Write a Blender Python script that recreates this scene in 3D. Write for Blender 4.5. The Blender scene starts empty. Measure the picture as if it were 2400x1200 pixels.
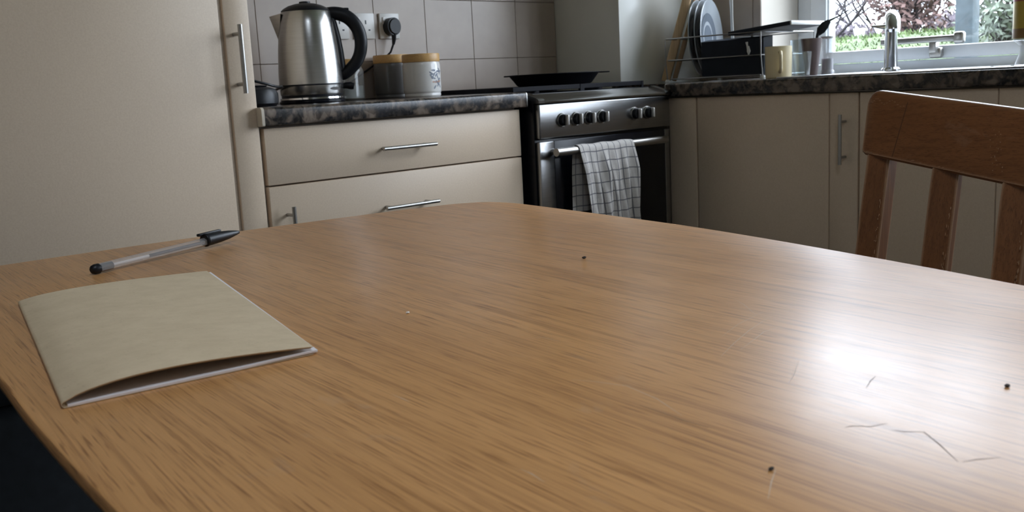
import bpy, bmesh, math, random
from mathutils import Vector, Matrix
random.seed(7)
C = bpy.context.scene.collection
S = bpy.context.scene
PI = math.pi

# ------------------------------------------------------------------ camera, sky, light, exposure
cam = bpy.data.cameras.new('camera')
cam.sensor_width = 36.0
cam.lens = 36.0 * 2325.5 / 2400.0
cam.clip_start = 0.02
cam.clip_end = 200
camo = bpy.data.objects.new('camera', cam)
C.objects.link(camo)
yaw, pitch, roll = math.radians(43.3265), math.radians(9.805), math.radians(-2.9358)
fw = Vector((math.sin(yaw)*math.cos(pitch), math.cos(yaw)*math.cos(pitch), -math.sin(pitch)))
rt = Vector((math.cos(yaw), -math.sin(yaw), 0))
up = rt.cross(fw)
r2 = rt*math.cos(roll) + up*math.sin(roll)
u2 = -rt*math.sin(roll) + up*math.cos(roll)
m = Matrix((r2, u2, -fw)).transposed().to_4x4()
m.translation = (0, 0, 0.94)
camo.matrix_world = m
cam.dof.use_dof = True
cam.dof.focus_distance = 1.15
cam.dof.aperture_fstop = 22
S.camera = camo
S.view_settings.view_transform = 'Standard'
S.view_settings.look = 'None'
S.view_settings.gamma = 1
S.view_settings.use_curve_mapping = False
S.view_settings.exposure = 0.62
S.cycles.max_bounces = 10
S.cycles.diffuse_bounces = 6
S.cycles.glossy_bounces = 5
S.cycles.transparent_max_bounces = 16
S.cycles.caustics_reflective = False
S.cycles.caustics_refractive = False
S.cycles.sample_clamp_indirect = 6

SKY = 8.0
w = bpy.data.worlds.new('overcast_sky')
S.world = w
w.use_nodes = True
nt = w.node_tree
bg = nt.nodes['Background']
tc = nt.nodes.new('ShaderNodeTexCoord')
sx = nt.nodes.new('ShaderNodeSeparateXYZ')
nt.links.new(tc.outputs['Generated'], sx.inputs[0])
cr = nt.nodes.new('ShaderNodeValToRGB')
cr.color_ramp.elements[0].position = 0.46
cr.color_ramp.elements[0].color = (0.16, 0.16, 0.15, 1)
cr.color_ramp.elements[1].position = 0.52
cr.color_ramp.elements[1].color = (0.60, 0.675, 0.79, 1)
e = cr.color_ramp.elements.new(1.0)
e.color = (1.16, 1.24, 1.40, 1)
ma = nt.nodes.new('ShaderNodeMath'); ma.operation = 'MULTIPLY_ADD'
ma.inputs[1].default_value = 0.5; ma.inputs[2].default_value = 0.5
nt.links.new(sx.outputs['Z'], ma.inputs[0])
nt.links.new(ma.outputs[0], cr.inputs[0])
nt.links.new(cr.outputs[0], bg.inputs['Color'])
bg.inputs['Strength'].default_value = SKY

# light portals (they only guide the sampling of the sky through the openings)
def portal(name, loc, rot, sx_, sy_):
    l = bpy.data.lights.new(name, 'AREA')
    l.shape = 'RECTANGLE'; l.size = sx_; l.size_y = sy_
    l.cycles.is_portal = True
    o = bpy.data.objects.new(name, l); C.objects.link(o)
    o.location = loc; o.rotation_euler = rot
portal('window_portal', (3.90, 0.545, 1.70), (0, PI/2, 0), 1.64, 3.30)
portal('added_roof_portal', (0.30, -0.35, 2.80), (0, 0, 0), 0.76, 0.76)

# ------------------------------------------------------------------ helpers
class MB:
    def __init__(s): s.b = bmesh.new()
    def box(s, x0, x1, y0, y1, z0, z1, bev=0.0, seg=2):
        b = s.b
        v = [b.verts.new(p) for p in ((x0,y0,z0),(x1,y0,z0),(x1,y1,z0),(x0,y1,z0),(x0,y0,z1),(x1,y0,z1),(x1,y1,z1),(x0,y1,z1))]
        fs = [b.faces.new([v[i] for i in q]) for q in ((0,3,2,1),(4,5,6,7),(0,1,5,4),(1,2,6,5),(2,3,7,6),(3,0,4,7))]
        if bev > 0:
            es = list({e for f in fs for e in f.edges})
            bmesh.ops.bevel(b, geom=es, offset=bev, segments=seg, affect='EDGES', profile=0.5)
        return s
    def lathe(s, prof, cx=0, cy=0, z=0, n=32, close=False):
        b = s.b; rings = []
        for r, h in prof:
            if r < 1e-6: rings.append([b.verts.new((cx, cy, z+h))])
            else: rings.append([b.verts.new((cx+r*math.cos(2*PI*k/n), cy+r*math.sin(2*PI*k/n), z+h)) for k in range(n)])
        for a, c in zip(rings, rings[1:]):
            if len(a) == 1 and len(c) == 1: continue
            for k in range(n):
                k2 = (k+1) % n
                if len(a) == 1: b.faces.new((a[0], c[k2], c[k]))
                elif len(c) == 1: b.faces.new((a[k], a[k2], c[0]))
                else: b.faces.new((a[k], a[k2], c[k2], c[k]))
        return s
    def tube(s, pts, r, n=10, flat=1.0, cap=True):
        """tube through pts; r a number or a list; flat scales the second cross axis"""
        b = s.b; pts = [Vector(p) for p in pts]
        rs = r if isinstance(r, (list, tuple)) else [r]*len(pts)
        rings = []; ref = None
        for i, p in enumerate(pts):
            t = (pts[min(i+1, len(pts)-1)] - pts[max(i-1, 0)]).normalized()
            if ref is None:
                ref = Vector((0,0,1)) if abs(t.z) < 0.9 else Vector((0,1,0))
            a = (ref - t*ref.dot(t)).normalized(); ref = a
            c = t.cross(a)
            rings.append([b.verts.new(p + a*rs[i]*math.cos(2*PI*k/n) + c*rs[i]*flat*math.sin(2*PI*k/n)) for k in range(n)])
        for a, c in zip(rings, rings[1:]):
            for k in range(n): b.faces.new((a[k], a[(k+1)%n], c[(k+1)%n], c[k]))
        if cap:
            b.faces.new(rings[0][::-1]); b.faces.new(rings[-1])
        return s
    def prism(s, poly, axis, a0, a1):
        """poly of 2-D points extruded along axis ('x','y','z') from a0 to a1"""
        b = s.b
        def P(p, a): return {'x': (a, p[0], p[1]), 'y': (p[0], a, p[1]), 'z': (p[0], p[1], a)}[axis]
        v0 = [b.verts.new(P(p, a0)) for p in poly]; v1 = [b.verts.new(P(p, a1)) for p in poly]
        n = len(poly)
        b.faces.new(v0); b.faces.new(v1[::-1])
        for k in range(n): b.faces.new((v0[k], v1[k], v1[(k+1)%n], v0[(k+1)%n]))
        return s
    def grid(s, fn, nu, nv):
        b = s.b
        g = [[b.verts.new(fn(i/nu, j/nv)) for j in range(nv+1)] for i in range(nu+1)]
        for i in range(nu):
            for j in range(nv): b.faces.new((g[i][j], g[i+1][j], g[i+1][j+1], g[i][j+1]))
        return g
    def quad(s, *p):
        s.b.faces.new([s.b.verts.new(q) for q in p]); return s
    def xf(s, mat):
        bmesh.ops.transform(s.b, matrix=mat, verts=s.b.verts); return s
    def mesh(s, name, mat, smooth=None, fix=True):
        if fix: bmesh.ops.recalc_face_normals(s.b, faces=s.b.faces)
        me = bpy.data.meshes.new(name); s.b.to_mesh(me); s.b.free()
        if mat: me.materials.append(mat)
        if smooth is not None:
            me.polygons.foreach_set('use_smooth', [True]*len(me.polygons))
            me.set_sharp_from_angle(angle=math.radians(smooth))
        return me
    def build(s, name, mat, parent=None, smooth=35, **k):
        o = bpy.data.objects.new(name, s.mesh(name, mat, smooth, k.pop('fix', True)))
        C.objects.link(o)
        if parent: o.parent = parent
        for kk, vv in k.items(): o[kk] = vv
        return o

def crisp(o):
    es = o.modifiers.new('crisp', 'EDGE_SPLIT'); es.split_angle = math.radians(50)
def thing(name, label, cat, loc=(0,0,0), rz=0, group=None):
    o = bpy.data.objects.new(name, None); C.objects.link(o)
    o.empty_display_size = 0.05
    o.location = loc; o.rotation_euler = (0, 0, rz)
    o['label'] = label; o['category'] = cat
    if group: o['group'] = group
    return o
def tag(o, label, cat, group=None):
    o['label'] = label; o['category'] = cat
    if group: o['group'] = group
    return o
def struct(o): o['kind'] = 'structure'; return o

# ------------------------------------------------------------------ materials
class NT:
    def __init__(s, name):
        s.m = bpy.data.materials.new(name); s.m.use_nodes = True
        s.t = s.m.node_tree; s.p = s.t.nodes['Principled BSDF']; s.out = s.t.nodes['Material Output']
    def n(s, typ, **k):
        nd = s.t.nodes.new('ShaderNode'+typ)
        for a, v in k.items(): setattr(nd, a, v)
        return nd
    def l(s, a, b): s.t.links.new(a, b)
    def coords(s, scale=(1,1,1), rot=(0,0,0), src='Object', loc=(0,0,0)):
        t = s.n('TexCoord'); mp = s.n('Mapping')
        mp.inputs['Scale'].default_value = scale; mp.inputs['Rotation'].default_value = rot; mp.inputs['Location'].default_value = loc
        s.l(t.outputs[src], mp.inputs[0]); return mp.outputs[0]
    def noise(s, vec, scale, detail=3, rough=0.5, dist=0.0):
        nd = s.n('TexNoise'); nd.inputs['Scale'].default_value = scale; nd.inputs['Detail'].default_value = detail
        nd.inputs['Roughness'].default_value = rough; nd.inputs['Distortion'].default_value = dist
        s.l(vec, nd.inputs['Vector']); return nd.outputs['Fac']
    def ramp(s, fac, *st):
        r = s.n('ValToRGB'); els = r.color_ramp.elements
        for i, (p, c) in enumerate(st):
            e = els[i] if i < 2 else els.new(p)
            e.position = p; e.color = (*c, 1) if len(c) == 3 else c
        s.l(fac, r.inputs[0]); return r.outputs[0]
    def mix(s, f, a, b, mode='MIX'):
        nd = s.n('Mix', data_type='RGBA', blend_type=mode)
        for i, v in ((0, f), (6, a), (7, b)):
            if hasattr(v, 'links'): s.l(v, nd.inputs[i])
            else: nd.inputs[i].default_value = v if i == 0 else (*v, 1)
        return nd.outputs[2]
    def math(s, op, a, b=0.0, c=None):
        nd = s.n('Math', operation=op)
        for i, v in enumerate((a, b) if c is None else (a, b, c)):
            if hasattr(v, 'links'): s.l(v, nd.inputs[i])
            else: nd.inputs[i].default_value = v
        return nd.outputs[0]
    def bump(s, h, strength=0.1, dist=0.001):
        b = s.n('Bump'); b.inputs['Strength'].default_value = strength; b.inputs['Distance'].default_value = dist
        s.l(h, b.inputs['Height']); s.l(b.outputs[0], s.p.inputs['Normal'])
    def set(s, **k):
        for a, v in k.items():
            i = s.p.inputs[a.replace('_', ' ')]
            if hasattr(v, 'links'): s.l(v, i)
            else: i.default_value = (*v, 1) if isinstance(v, tuple) and len(v) == 3 else v
        return s

def plain(name, col, rough=0.5, var=0.06, scale=30, metallic=0.0, bump=0.0, **k):
    t = NT(name)
    v = t.noise(t.coords(), scale, 3)
    c = t.ramp(v, (0.25, tuple(x*(1-var) for x in col)), (0.75, tuple(min(1, x*(1+var)) for x in col)))
    t.set(Base_Color=c, Roughness=rough, Metallic=metallic, **k)
    if bump: t.bump(v, bump)
    return t.m

M = {}
def cream(name, col):
    t = NT(name)
    co = t.coords()
    a = t.noise(co, 2.2, 3); f = t.noise(co, 260, 2)
    c = t.ramp(a, (0.3, tuple(x*0.95 for x in col)), (0.7, tuple(x*1.04 for x in col)))
    c2 = t.mix(0.10, c, t.ramp(f, (0.3, (0.35, 0.3, 0.25)), (0.7, (0.9, 0.85, 0.75))), 'MIX')
    t.set(Base_Color=c2, Roughness=0.42)
    t.bump(f, 0.06, 0.0004)
    return t.m
M['cream'] = cream('cream_door_foil', (0.75, 0.59, 0.43))
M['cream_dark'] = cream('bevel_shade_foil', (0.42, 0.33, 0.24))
M['carcass'] = plain('carcass_board', (0.30, 0.25, 0.20), 0.6)
M['paint'] = plain('wall_paint', (0.64, 0.59, 0.52), 0.6, 0.03, 8, bump=0.03)
M['gloss_paint'] = plain('cream_gloss_paint', (0.76, 0.76, 0.71), 0.2, 0.04, 5, bump=0.02)
M['ceiling'] = plain('ceiling_paint', (0.70, 0.68, 0.64), 0.7, 0.02, 10)
M['pvc'] = plain('white_window_plastic', (0.74, 0.77, 0.80), 0.3, 0.02)
M['floor'] = plain('dark_vinyl_floor', (0.022, 0.026, 0.032), 0.5, 0.3, 12)
M['black'] = plain('black_plastic', (0.008, 0.009, 0.012), 0.38, 0.2, Specular_IOR_Level=0.3)
M['black_enamel'] = plain('black_enamel', (0.005, 0.006, 0.010), 0.22, 0.2, Specular_IOR_Level=0.3)
M['black_iron'] = plain('cast_iron', (0.006, 0.006, 0.009), 0.6, 0.3, 80, bump=0.1, Specular_IOR_Level=0.15)
M['navy_tin'] = plain('dark_roasting_tin', (0.008, 0.013, 0.022), 0.5, 0.2, Specular_IOR_Level=0.25)
M['white_plastic'] = plain('white_plastic', (0.72, 0.72, 0.70), 0.35, 0.02)
M['socket'] = plain('socket_plastic', (0.62, 0.60, 0.57), 0.35, 0.02)
M['chrome'] = plain('chrome', (0.62, 0.63, 0.64), 0.12, 0.02, 20, 1.0)
M['handle_steel'] = plain('brushed_handle_steel', (0.40, 0.39, 0.37), 0.34, 0.06, 200, 1.0)
M['grip'] = plain('satin_grip', (0.72, 0.70, 0.67), 0.45, 0.03, 40, 0.85)
M['rack_wire'] = plain('plated_wire', (0.36, 0.35, 0.34), 0.3, 0.05, 60, 1.0)
M['plate'] = plain('glazed_plate', (0.44, 0.48, 0.52), 0.18, 0.03)
M['plate_dark'] = plain('blue_grey_glaze', (0.17, 0.20, 0.24), 0.2, 0.05)
M['mug'] = plain('cream_glaze', (0.76, 0.65, 0.41), 0.25, 0.05, 12)
M['grout'] = plain('grout', (0.33, 0.27, 0.225), 0.8)
M['board'] = None
M['bark'] = plain('bark', (0.036, 0.029, 0.034), 0.9, 0.3, 10)
M['copper_leaf'] = plain('copper_leaves', (0.115, 0.068, 0.060), 0.7, 0.4, 3)
M['mauve_hedge'] = plain('mauve_hedge_leaves', (0.085, 0.070, 0.085), 0.8, 0.4, 3)
M['pale_leaf'] = plain('pale_green_leaves', (0.13, 0.16, 0.12), 0.6, 0.5, 4)
M['grass'] = plain('grass', (0.055, 0.085, 0.024), 0.8, 0.4, 4)
M['soil'] = plain('lawn', (0.05, 0.075, 0.026), 0.9, 0.4, 2)
M['post'] = plain('blue_grey_painted_post', (0.040, 0.056, 0.070), 0.6, 0.25, 20)
M['cream_plastic'] = plain('cream_cap', (0.7, 0.62, 0.5), 0.4)

def brushed(name, col, axis_scale, rough=0.26, amp=0.10):
    t = NT(name)
    f = t.noise(t.coords(axis_scale), 1.0, 4, 0.6)
    t.set(Base_Color=t.ramp(f, (0.3, tuple(x*0.88 for x in col)), (0.7, tuple(x*1.05 for x in col))), Metallic=1.0,
          Roughness=t.math('MULTIPLY_ADD', f, amp, rough-amp*0.5))
    t.bump(f, 0.05, 0.0003)
    return t.m
M['kettle_steel'] = brushed('brushed_kettle_steel', (0.46, 0.455, 0.44), (14, 14, 700), 0.25)
M['cooker_steel'] = brushed('brushed_cooker_steel', (0.31, 0.31, 0.31), (10, 600, 600), 0.25, 0.06)
M['sink_steel'] = brushed('sink_steel', (0.62, 0.63, 0.65), (60, 10, 60), 0.22)

def glassy(name, tint=(0.96, 0.97, 0.97), gloss=0.05, ior=1.45, rough=0.02, milky=0.0):
    t = NT(name)
    tr = t.n('BsdfTransparent'); tr.inputs[0].default_value = (*tint, 1)
    gl = t.n('BsdfGlossy'); gl.inputs['Roughness'].default_value = rough
    lw = t.n('LayerWeight'); lw.inputs['Blend'].default_value = 0.5
    f0 = ((ior-1)/(ior+1))**2
    fr = t.math('MULTIPLY_ADD', t.math('POWER', lw.outputs['Facing'], 5.0), 1-f0, f0)
    mx = t.n('MixShader')
    t.l(fr, mx.inputs[0]); t.l(tr.outputs[0], mx.inputs[1]); t.l(gl.outputs[0], mx.inputs[2])
    last = mx.outputs[0]
    if milky:
        df = t.n('BsdfDiffuse'); df.inputs[0].default_value = (0.8, 0.78, 0.76, 1)
        m2 = t.n('MixShader'); m2.inputs[0].default_value = milky
        t.l(last, m2.inputs[1]); t.l(df.outputs[0], m2.inputs[2]); last = m2.outputs[0]
    t.l(last, t.out.inputs['Surface'])
    return t.m
M['pane'] = glassy('window_glass', (0.97, 0.98, 0.98))
M['jar_glass'] = glassy('jar_glass', (0.93, 0.94, 0.93), milky=0.10)
M['tumbler'] = glassy('tumbler_glass', (0.90, 0.93, 0.94), ior=1.6, milky=0.06)
M['pen_clear'] = glassy('clear_pen_plastic', (0.93, 0.92, 0.91), ior=1.6, rough=0.12, milky=0.22)
M['bottle_clear'] = glassy('clear_bottle_plastic', (0.92, 0.93, 0.94), rough=0.1, milky=0.3)
M['smoke_glass'] = glassy('brown_tinted_glass', (0.50, 0.40, 0.38), ior=1.5, rough=0.1)

# speckled dark laminate worktop
t = NT('mottled_worktop')
co = t.coords()
a = t.noise(co, 26, 3, 0.55, 0.6); b = t.noise(co, 90, 4, 0.6)
vo = t.n('TexVoronoi'); vo.inputs['Scale'].default_value = 38; t.l(co, vo.inputs['Vector'])
c1 = t.ramp(a, (0.40, (0.012, 0.012, 0.014)), (0.47, (0.032, 0.027, 0.023)), (0.53, (0.105, 0.080, 0.062)), (0.64, (0.17, 0.132, 0.102)))
vg = t.n('RGBToBW'); t.l(vo.outputs['Color'], vg.inputs[0])
c2 = t.mix(0.6, c1, vg.outputs[0], 'SOFT_LIGHT')
c3 = t.mix(t.math('MULTIPLY', t.ramp(b, (0.5, (0, 0, 0)), (0.68, (1, 1, 1))), 0.35), c2, (0.17, 0.14, 0.115))
t.set(Base_Color=c3, Roughness=0.24)
M['worktop'] = t.m

# tiles
t = NT('beige_glazed_tile')
oi = t.n('ObjectInfo')
a = t.noise(t.coords(), 9, 4, 0.55)
c = t.ramp(a, (0.3, (0.36, 0.29, 0.24)), (0.7, (0.42, 0.345, 0.285)))
c = t.mix(t.math('MULTIPLY', oi.outputs['Random'], 0.25), c, (0.40, 0.34, 0.30))
t.set(Base_Color=c, Roughness=0.35); t.bump(t.noise(t.coords(), 60, 2), 0.04, 0.0005)
M['tile'] = t.m

def oak(name, cols, along=1, rough=0.30, fine=1.0, scuff=0.3, worn=0, spec=0.5, bumpy=0.12, coat=0.0):
    """along: index of the axis the grain runs along"""
    t = NT(name)
    def sc(a, b):
        v = [a, a, a]; v[along] = b; return tuple(v)
    warp = t.noise(t.coords(sc(3.0, 0.9)), 1.0, 2)
    co = t.coords(sc(1, 1))
    add = t.n('VectorMath', operation='MULTIPLY_ADD')
    cmb = t.n('CombineXYZ'); t.l(warp, cmb.inputs[0 if along else 1])
    t.l(cmb.outputs[0], add.inputs[0]); add.inputs[1].default_value = (0.045,)*3; t.l(co, add.inputs[2])
    def st(s_, a, b, det=4, ro=0.6):
        mp = t.n('Mapping'); mp.inputs['Scale'].default_value = sc(a, b); t.l(add.outputs[0], mp.inputs[0])
        return t.noise(mp.outputs[0], s_, det, ro)
    broad = st(1.0, 14, 0.9, 3)
    lines = st(1.0, 230*fine, 3.2, 4, 0.7)
    pores = st(1.0, 850*fine, 20.0, 2, 0.55)
    c = t.ramp(broad, (0.30, cols[0]), (0.50, cols[1]), (0.70, cols[2]))
    dk = t.ramp(lines, (0.36, (1, 1, 1)), (0.50, (0, 0, 0)))
    c = t.mix(t.math('MULTIPLY', dk, 0.45), c, cols[3])
    lt = t.ramp(lines, (0.58, (0, 0, 0)), (0.75, (1, 1, 1)))
    c = t.mix(t.math('MULTIPLY', lt, 0.30), c, tuple(x*1.35 for x in cols[2]))
    pk = t.ramp(pores, (0.33, (1, 1, 1)), (0.43, (0, 0, 0)))
    c = t.mix(t.math('MULTIPLY', pk, 0.75), c, cols[3])
    pl_ = t.ramp(pores, (0.62, (0, 0, 0)), (0.72, (1, 1, 1)))
    c = t.mix(t.math('MULTIPLY', pl_, 0.25), c, tuple(min(1, x*1.5) for x in cols[2]))
    rg = rough
    if scuff:
        s1 = t.noise(t.coords(sc(30, 12)), 1.0, 5, 0.7, 0.8)
        s2 = t.noise(t.coords(), 2.6, 3)
        sm = t.math('MULTIPLY', t.ramp(s1, (0.60, (0, 0, 0)), (0.72, (1, 1, 1))), t.ramp(s2, (0.45, (0, 0, 0)), (0.65, (1, 1, 1))))
        c = t.mix(t.math('MULTIPLY', sm, scuff), c, (0.55, 0.42, 0.31))
        rg = t.math('MULTIPLY_ADD', s1, 0.14, rough-0.07)
    if worn:
        bv = t.n('Bevel'); bv.inputs['Radius'].default_value = 0.005; bv.samples = 4
        ge = t.n('NewGeometry'); dt = t.n('VectorMath', operation='DOT_PRODUCT')
        t.l(bv.outputs[0], dt.inputs[0]); t.l(ge.outputs['Normal'], dt.inputs[1])
        ed = t.math('SUBTRACT', 1.0, dt.outputs['Value'])
        wn = t.noise(t.coords(), 55, 4, 0.65)
        mk = t.math('GREATER_THAN', t.math('MULTIPLY_ADD', wn, 0.5, t.math('MULTIPLY', ed, 3.0)), worn)
        c = t.mix(t.math('MULTIPLY', mk, 0.75), c, (0.46, 0.30, 0.18))
    t.set(Base_Color=c, Roughness=rg, Specular_IOR_Level=spec, Coat_Weight=coat, Coat_Roughness=0.20)
    h = t.math('ADD', t.math('MULTIPLY', lines, 0.6), t.math('MULTIPLY', pores, 0.5))
    t.bump(h, bumpy, 0.0006)
    return t.m
M['table'] = oak('worn_oak_veneer', ((0.56, 0.280, 0.102), (0.62, 0.318, 0.120), (0.68, 0.355, 0.140), (0.26, 0.107, 0.034)), rough=0.345, spec=0.52, coat=0.05)
M['table_edge'] = oak('oak_edge', ((0.20, 0.115, 0.058), (0.23, 0.135, 0.07), (0.26, 0.155, 0.08), (0.12, 0.06, 0.03)), scuff=0)
CH = ((0.165, 0.064, 0.022), (0.19, 0.075, 0.027), (0.215, 0.087, 0.032), (0.10, 0.036, 0.013))
M['chair_rail'] = oak('stained_chair_wood_across', CH, along=1, rough=0.34, scuff=0.2, worn=0.395)
M['chair_post'] = oak('stained_chair_wood_upright', CH, along=2, rough=0.36, scuff=0.6, worn=0.37)
M['worn'] = plain('bare_worn_wood', (0.36, 0.21, 0.115), 0.6, 0.15)
M['board'] = oak('beech_board', ((0.55, 0.38, 0.21), (0.60, 0.42, 0.24), (0.66, 0.47, 0.28), (0.42, 0.27, 0.14)), along=2, rough=0.5, scuff=0)
M['lid'] = oak('bamboo_lid', ((0.60, 0.35, 0.12), (0.64, 0.38, 0.14), (0.68, 0.41, 0.155), (0.46, 0.25, 0.08)), along=0, rough=0.42, scuff=0)

# kraft paper
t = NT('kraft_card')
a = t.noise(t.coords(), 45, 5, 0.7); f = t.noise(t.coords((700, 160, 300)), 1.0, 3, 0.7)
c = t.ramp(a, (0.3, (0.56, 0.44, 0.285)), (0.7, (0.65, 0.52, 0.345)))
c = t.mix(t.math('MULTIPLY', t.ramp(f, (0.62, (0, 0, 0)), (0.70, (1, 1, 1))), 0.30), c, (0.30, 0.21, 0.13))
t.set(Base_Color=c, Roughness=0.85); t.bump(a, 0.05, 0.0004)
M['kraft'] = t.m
M['paper'] = plain('white_paper', (0.78, 0.75, 0.76), 0.8, 0.03)

# checked towel (UV in metres)
t = NT('checked_cotton')
uv = t.n('TexCoord'); sp = t.n('SeparateXYZ'); t.l(uv.outputs['UV'], sp.inputs[0])
def gridline(o_, period, width):
    fr = t.math('FRACT', t.math('DIVIDE', o_, period))
    return t.math('LESS_THAN', t.math('ABSOLUTE', t.math('SUBTRACT', fr, 0.5)), width/period/2)
g = t.math('MAXIMUM', gridline(sp.outputs[0], 0.030, 0.0030), gridline(sp.outputs[1], 0.034, 0.0034))
we = t.noise(t.coords((1, 1, 1), src='UV'), 400, 2)
c = t.mix(t.math('MULTIPLY', g, 0.8), t.ramp(we, (0.3, (0.60, 0.57, 0.54)), (0.7, (0.74, 0.71, 0.68))), (0.075, 0.078, 0.105))
t.set(Base_Color=c, Roughness=0.95); t.bump(we, 0.1, 0.0005)
M['towel'] = t.m

# ------------------------------------------------------------------ room shell
WY, WX = 2.82, 3.47          # tiled wall plane, window wall plane
b = MB().box(-1.7, 4.0, -2.5, 3.0, -0.06, 0.0); struct(b.build('floor', M['floor']))
SKX0, SKX1, SKY0, SKY1 = -0.08, 0.68, -0.73, 0.03      # unseen roof opening, added to light the table from above
b = MB().box(-1.7, SKX0, -2.5, 3.0, 2.68, 2.76).box(SKX1, 3.9, -2.5, 3.0, 2.68, 2.76).box(SKX0, SKX1, -2.5, SKY0, 2.68, 2.76).box(SKX0, SKX1, SKY1, 3.0, 2.68, 2.76)
struct(b.build('ceiling', M['ceiling']))
rw = bpy.data.objects.new('added_roof_opening', None); C.objects.link(rw); rw['kind'] = 'structure'; rw.location = (0.30, -0.35, 2.72)
b = MB().box(-0.379, -0.33, -0.379, 0.379, -0.03, 0.03, 0.004).box(0.33, 0.379, -0.379, 0.379, -0.03, 0.03, 0.004).box(-0.33, 0.33, -0.379, -0.33, -0.03, 0.03, 0.004).box(-0.33, 0.33, 0.33, 0.379, -0.03, 0.03, 0.004)
b.build('frame', M['pvc'], rw)
MB().box(-0.3295, 0.3295, -0.3295, 0.3295, -0.003, 0.003).build('pane', M['pane'], rw)
wall_back = struct(MB().box(-1.7, 3.86, WY, WY+0.12, 0, 2.68).build('wall_back', M['grout']))
b = MB().box(-1.75, -1.62, -2.5, 3.0, 0, 2.68); struct(b.build('wall_left', M['paint']))
struct(MB().box(-1.62, 3.86, -2.36, -2.22, 0, 2.68).build('wall_front', M['paint']))
OY0, OY1, OZ0, OZ1 = -1.10, 2.19, 0.905, 2.52
b = MB()
b.box(WX, 3.86, -2.22, OY0, 0, 2.68); b.box(WX, 3.86, OY1, WY, 0, 2.68)
b.box(WX, 3.86, OY0, OY1, 0, OZ0); b.box(WX, 3.86, OY0, OY1, OZ1, 2.68)
wall_right = struct(b.build('wall_right', M['paint']))
struct(MB().box(2.958, WX-0.001, 2.482, WY-0.001, 0, 2.68, 0.004).build('wall_corner', M['gloss_paint']))

# wall tiles, each its own piece
def tile(parent, x0, x1, y0, y1, z0, z1):
    MB().box(x0, x1, y0, y1, z0, z1, 0.0010, 1).build('tile', M['tile'], parent)
G = 0.0008
xs = [2.289 + 0.2238*k for k in range(-8, 4)]
zs = [0.829, 1.0405, 1.2515, 1.4625, 1.6735]
for x0 in xs:
    for z0, z1 in zip(zs, zs[1:]):
        a0, a1 = max(x0+G, 1.0), min(x0+0.2238-G, 2.956)
        if a1-a0 > 0.02: tile(wall_back, a0, a1, WY-0.007, WY+0.001, max(z0+G, 0.9165), z1-G)
for y0, y1 in ((2.19, 2.222), (2.226, 2.443), (2.447, 2.480)):
    for z0, z1 in zip(zs, zs[1:]): tile(wall_right, WX-0.006, WX+0.001, y0, y1, max(z0+G, 0.9165), z1-G)
MB().box(WX-0.003, WX+0.0005, 2.19, 2.482, 0.9165, 1.67).build('grout_bed', M['grout'], wall_right)

# window: outer frame, casement, pane, handle
win = bpy.data.objects.new('window_1', None); C.objects.link(win); win['kind'] = 'structure'; win.location = (3.74, 1.25, 0.914)
def wl(b): return b.xf(Matrix.Translation((-3.74, -1.25, -0.914)))
b = MB(); X0, X1 = 3.74, 3.81
b.box(X0, X1, 2.124, OY1-0.001, 0.914, 2.51, 0.004); b.box(X0, X1, -1.095, -1.04, 0.914, 2.51, 0.004); b.box(X0, X1, 0.295, 0.345, 0.953, 2.46, 0.004)
b.box(X0, X1, -1.04, 2.124, 0.914, 0.953, 0.004); b.box(X0, X1, -1.04, 2.124, 2.46, 2.51, 0.004)
b.box(X0, X1, 1.10, 1.15, 0.953, 2.46, 0.004)
wl(b).build('outer_frame', M['pvc'], win)
def casement(y0, y1):
    b = MB(); a0, a1, mw = 3.722, 3.80, 0.07
    b.box(a0, a1, y1-mw, y1, 0.955, 2.458, 0.006); b.box(a0, a1, y0, y0+mw, 0.955, 2.458, 0.006)
    b.box(a0, a1, y0+mw, y1-mw, 0.955, 1.002, 0.006); b.box(a0, a1, y0+mw, y1-mw, 2.39, 2.458, 0.006)
    b.box(a0+0.012, a0+0.02, y1-mw-0.006, y1-mw+0.004, 1.0, 2.39, 0.002)
    wl(b).build('casement', M['pvc'], win)
    wl(MB().box(3.757, 3.763, y0+mw, y1-mw, 1.002, 2.39)).build('pane', M['pane'], win)
casement(1.151, 2.123); casement(0.346, 1.099); casement(-1.039, 0.294)  # last casement widens the window out of view to let in more light
hd = wl(MB().box(3.665, 3.682, 1.515, 1.800, 1.013, 1.036, 0.006).box(3.66, 3.69, 1.488, 1.526, 1.004, 1.046, 0.010, 3)).build('window_handle', M['handle_steel'], win)
b = MB().box(3.690, 3.7215, 1.580, 1.625, 0.957, 0.995, 0.008, 3).box(3.668, 3.700, 1.588, 1.616, 0.975, 1.018, 0.005)
wl(b).build('bracket', M['handle_steel'], hd)
struct(MB().box(WX-0.002, 3.74, OY0, OY1, 0.9055, 0.9135).build('trim_1', M['pvc']))
# ------------------------------------------------------------------ cabinets
YD = 2.231                  # plane of the drawer fronts
def bar_handle(parent, p0, p1, out, r=0.006, inset=0.022, n=12):
    """straight bar from p0 to p1; two posts going in direction out*-1 to the front"""
    p0, p1, out = Vector(p0), Vector(p1), Vector(out)
    d = (p1-p0).normalized(); L_ = out.length
    b = MB(); b.tube([p0, p1], r, n)
    for q in (p0+d*inset, p1-d*inset): b.tube([q, q+out], r*0.8, 8)
    return b.build('handle', M['handle_steel'], parent, label='brushed steel bar handle')

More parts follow.
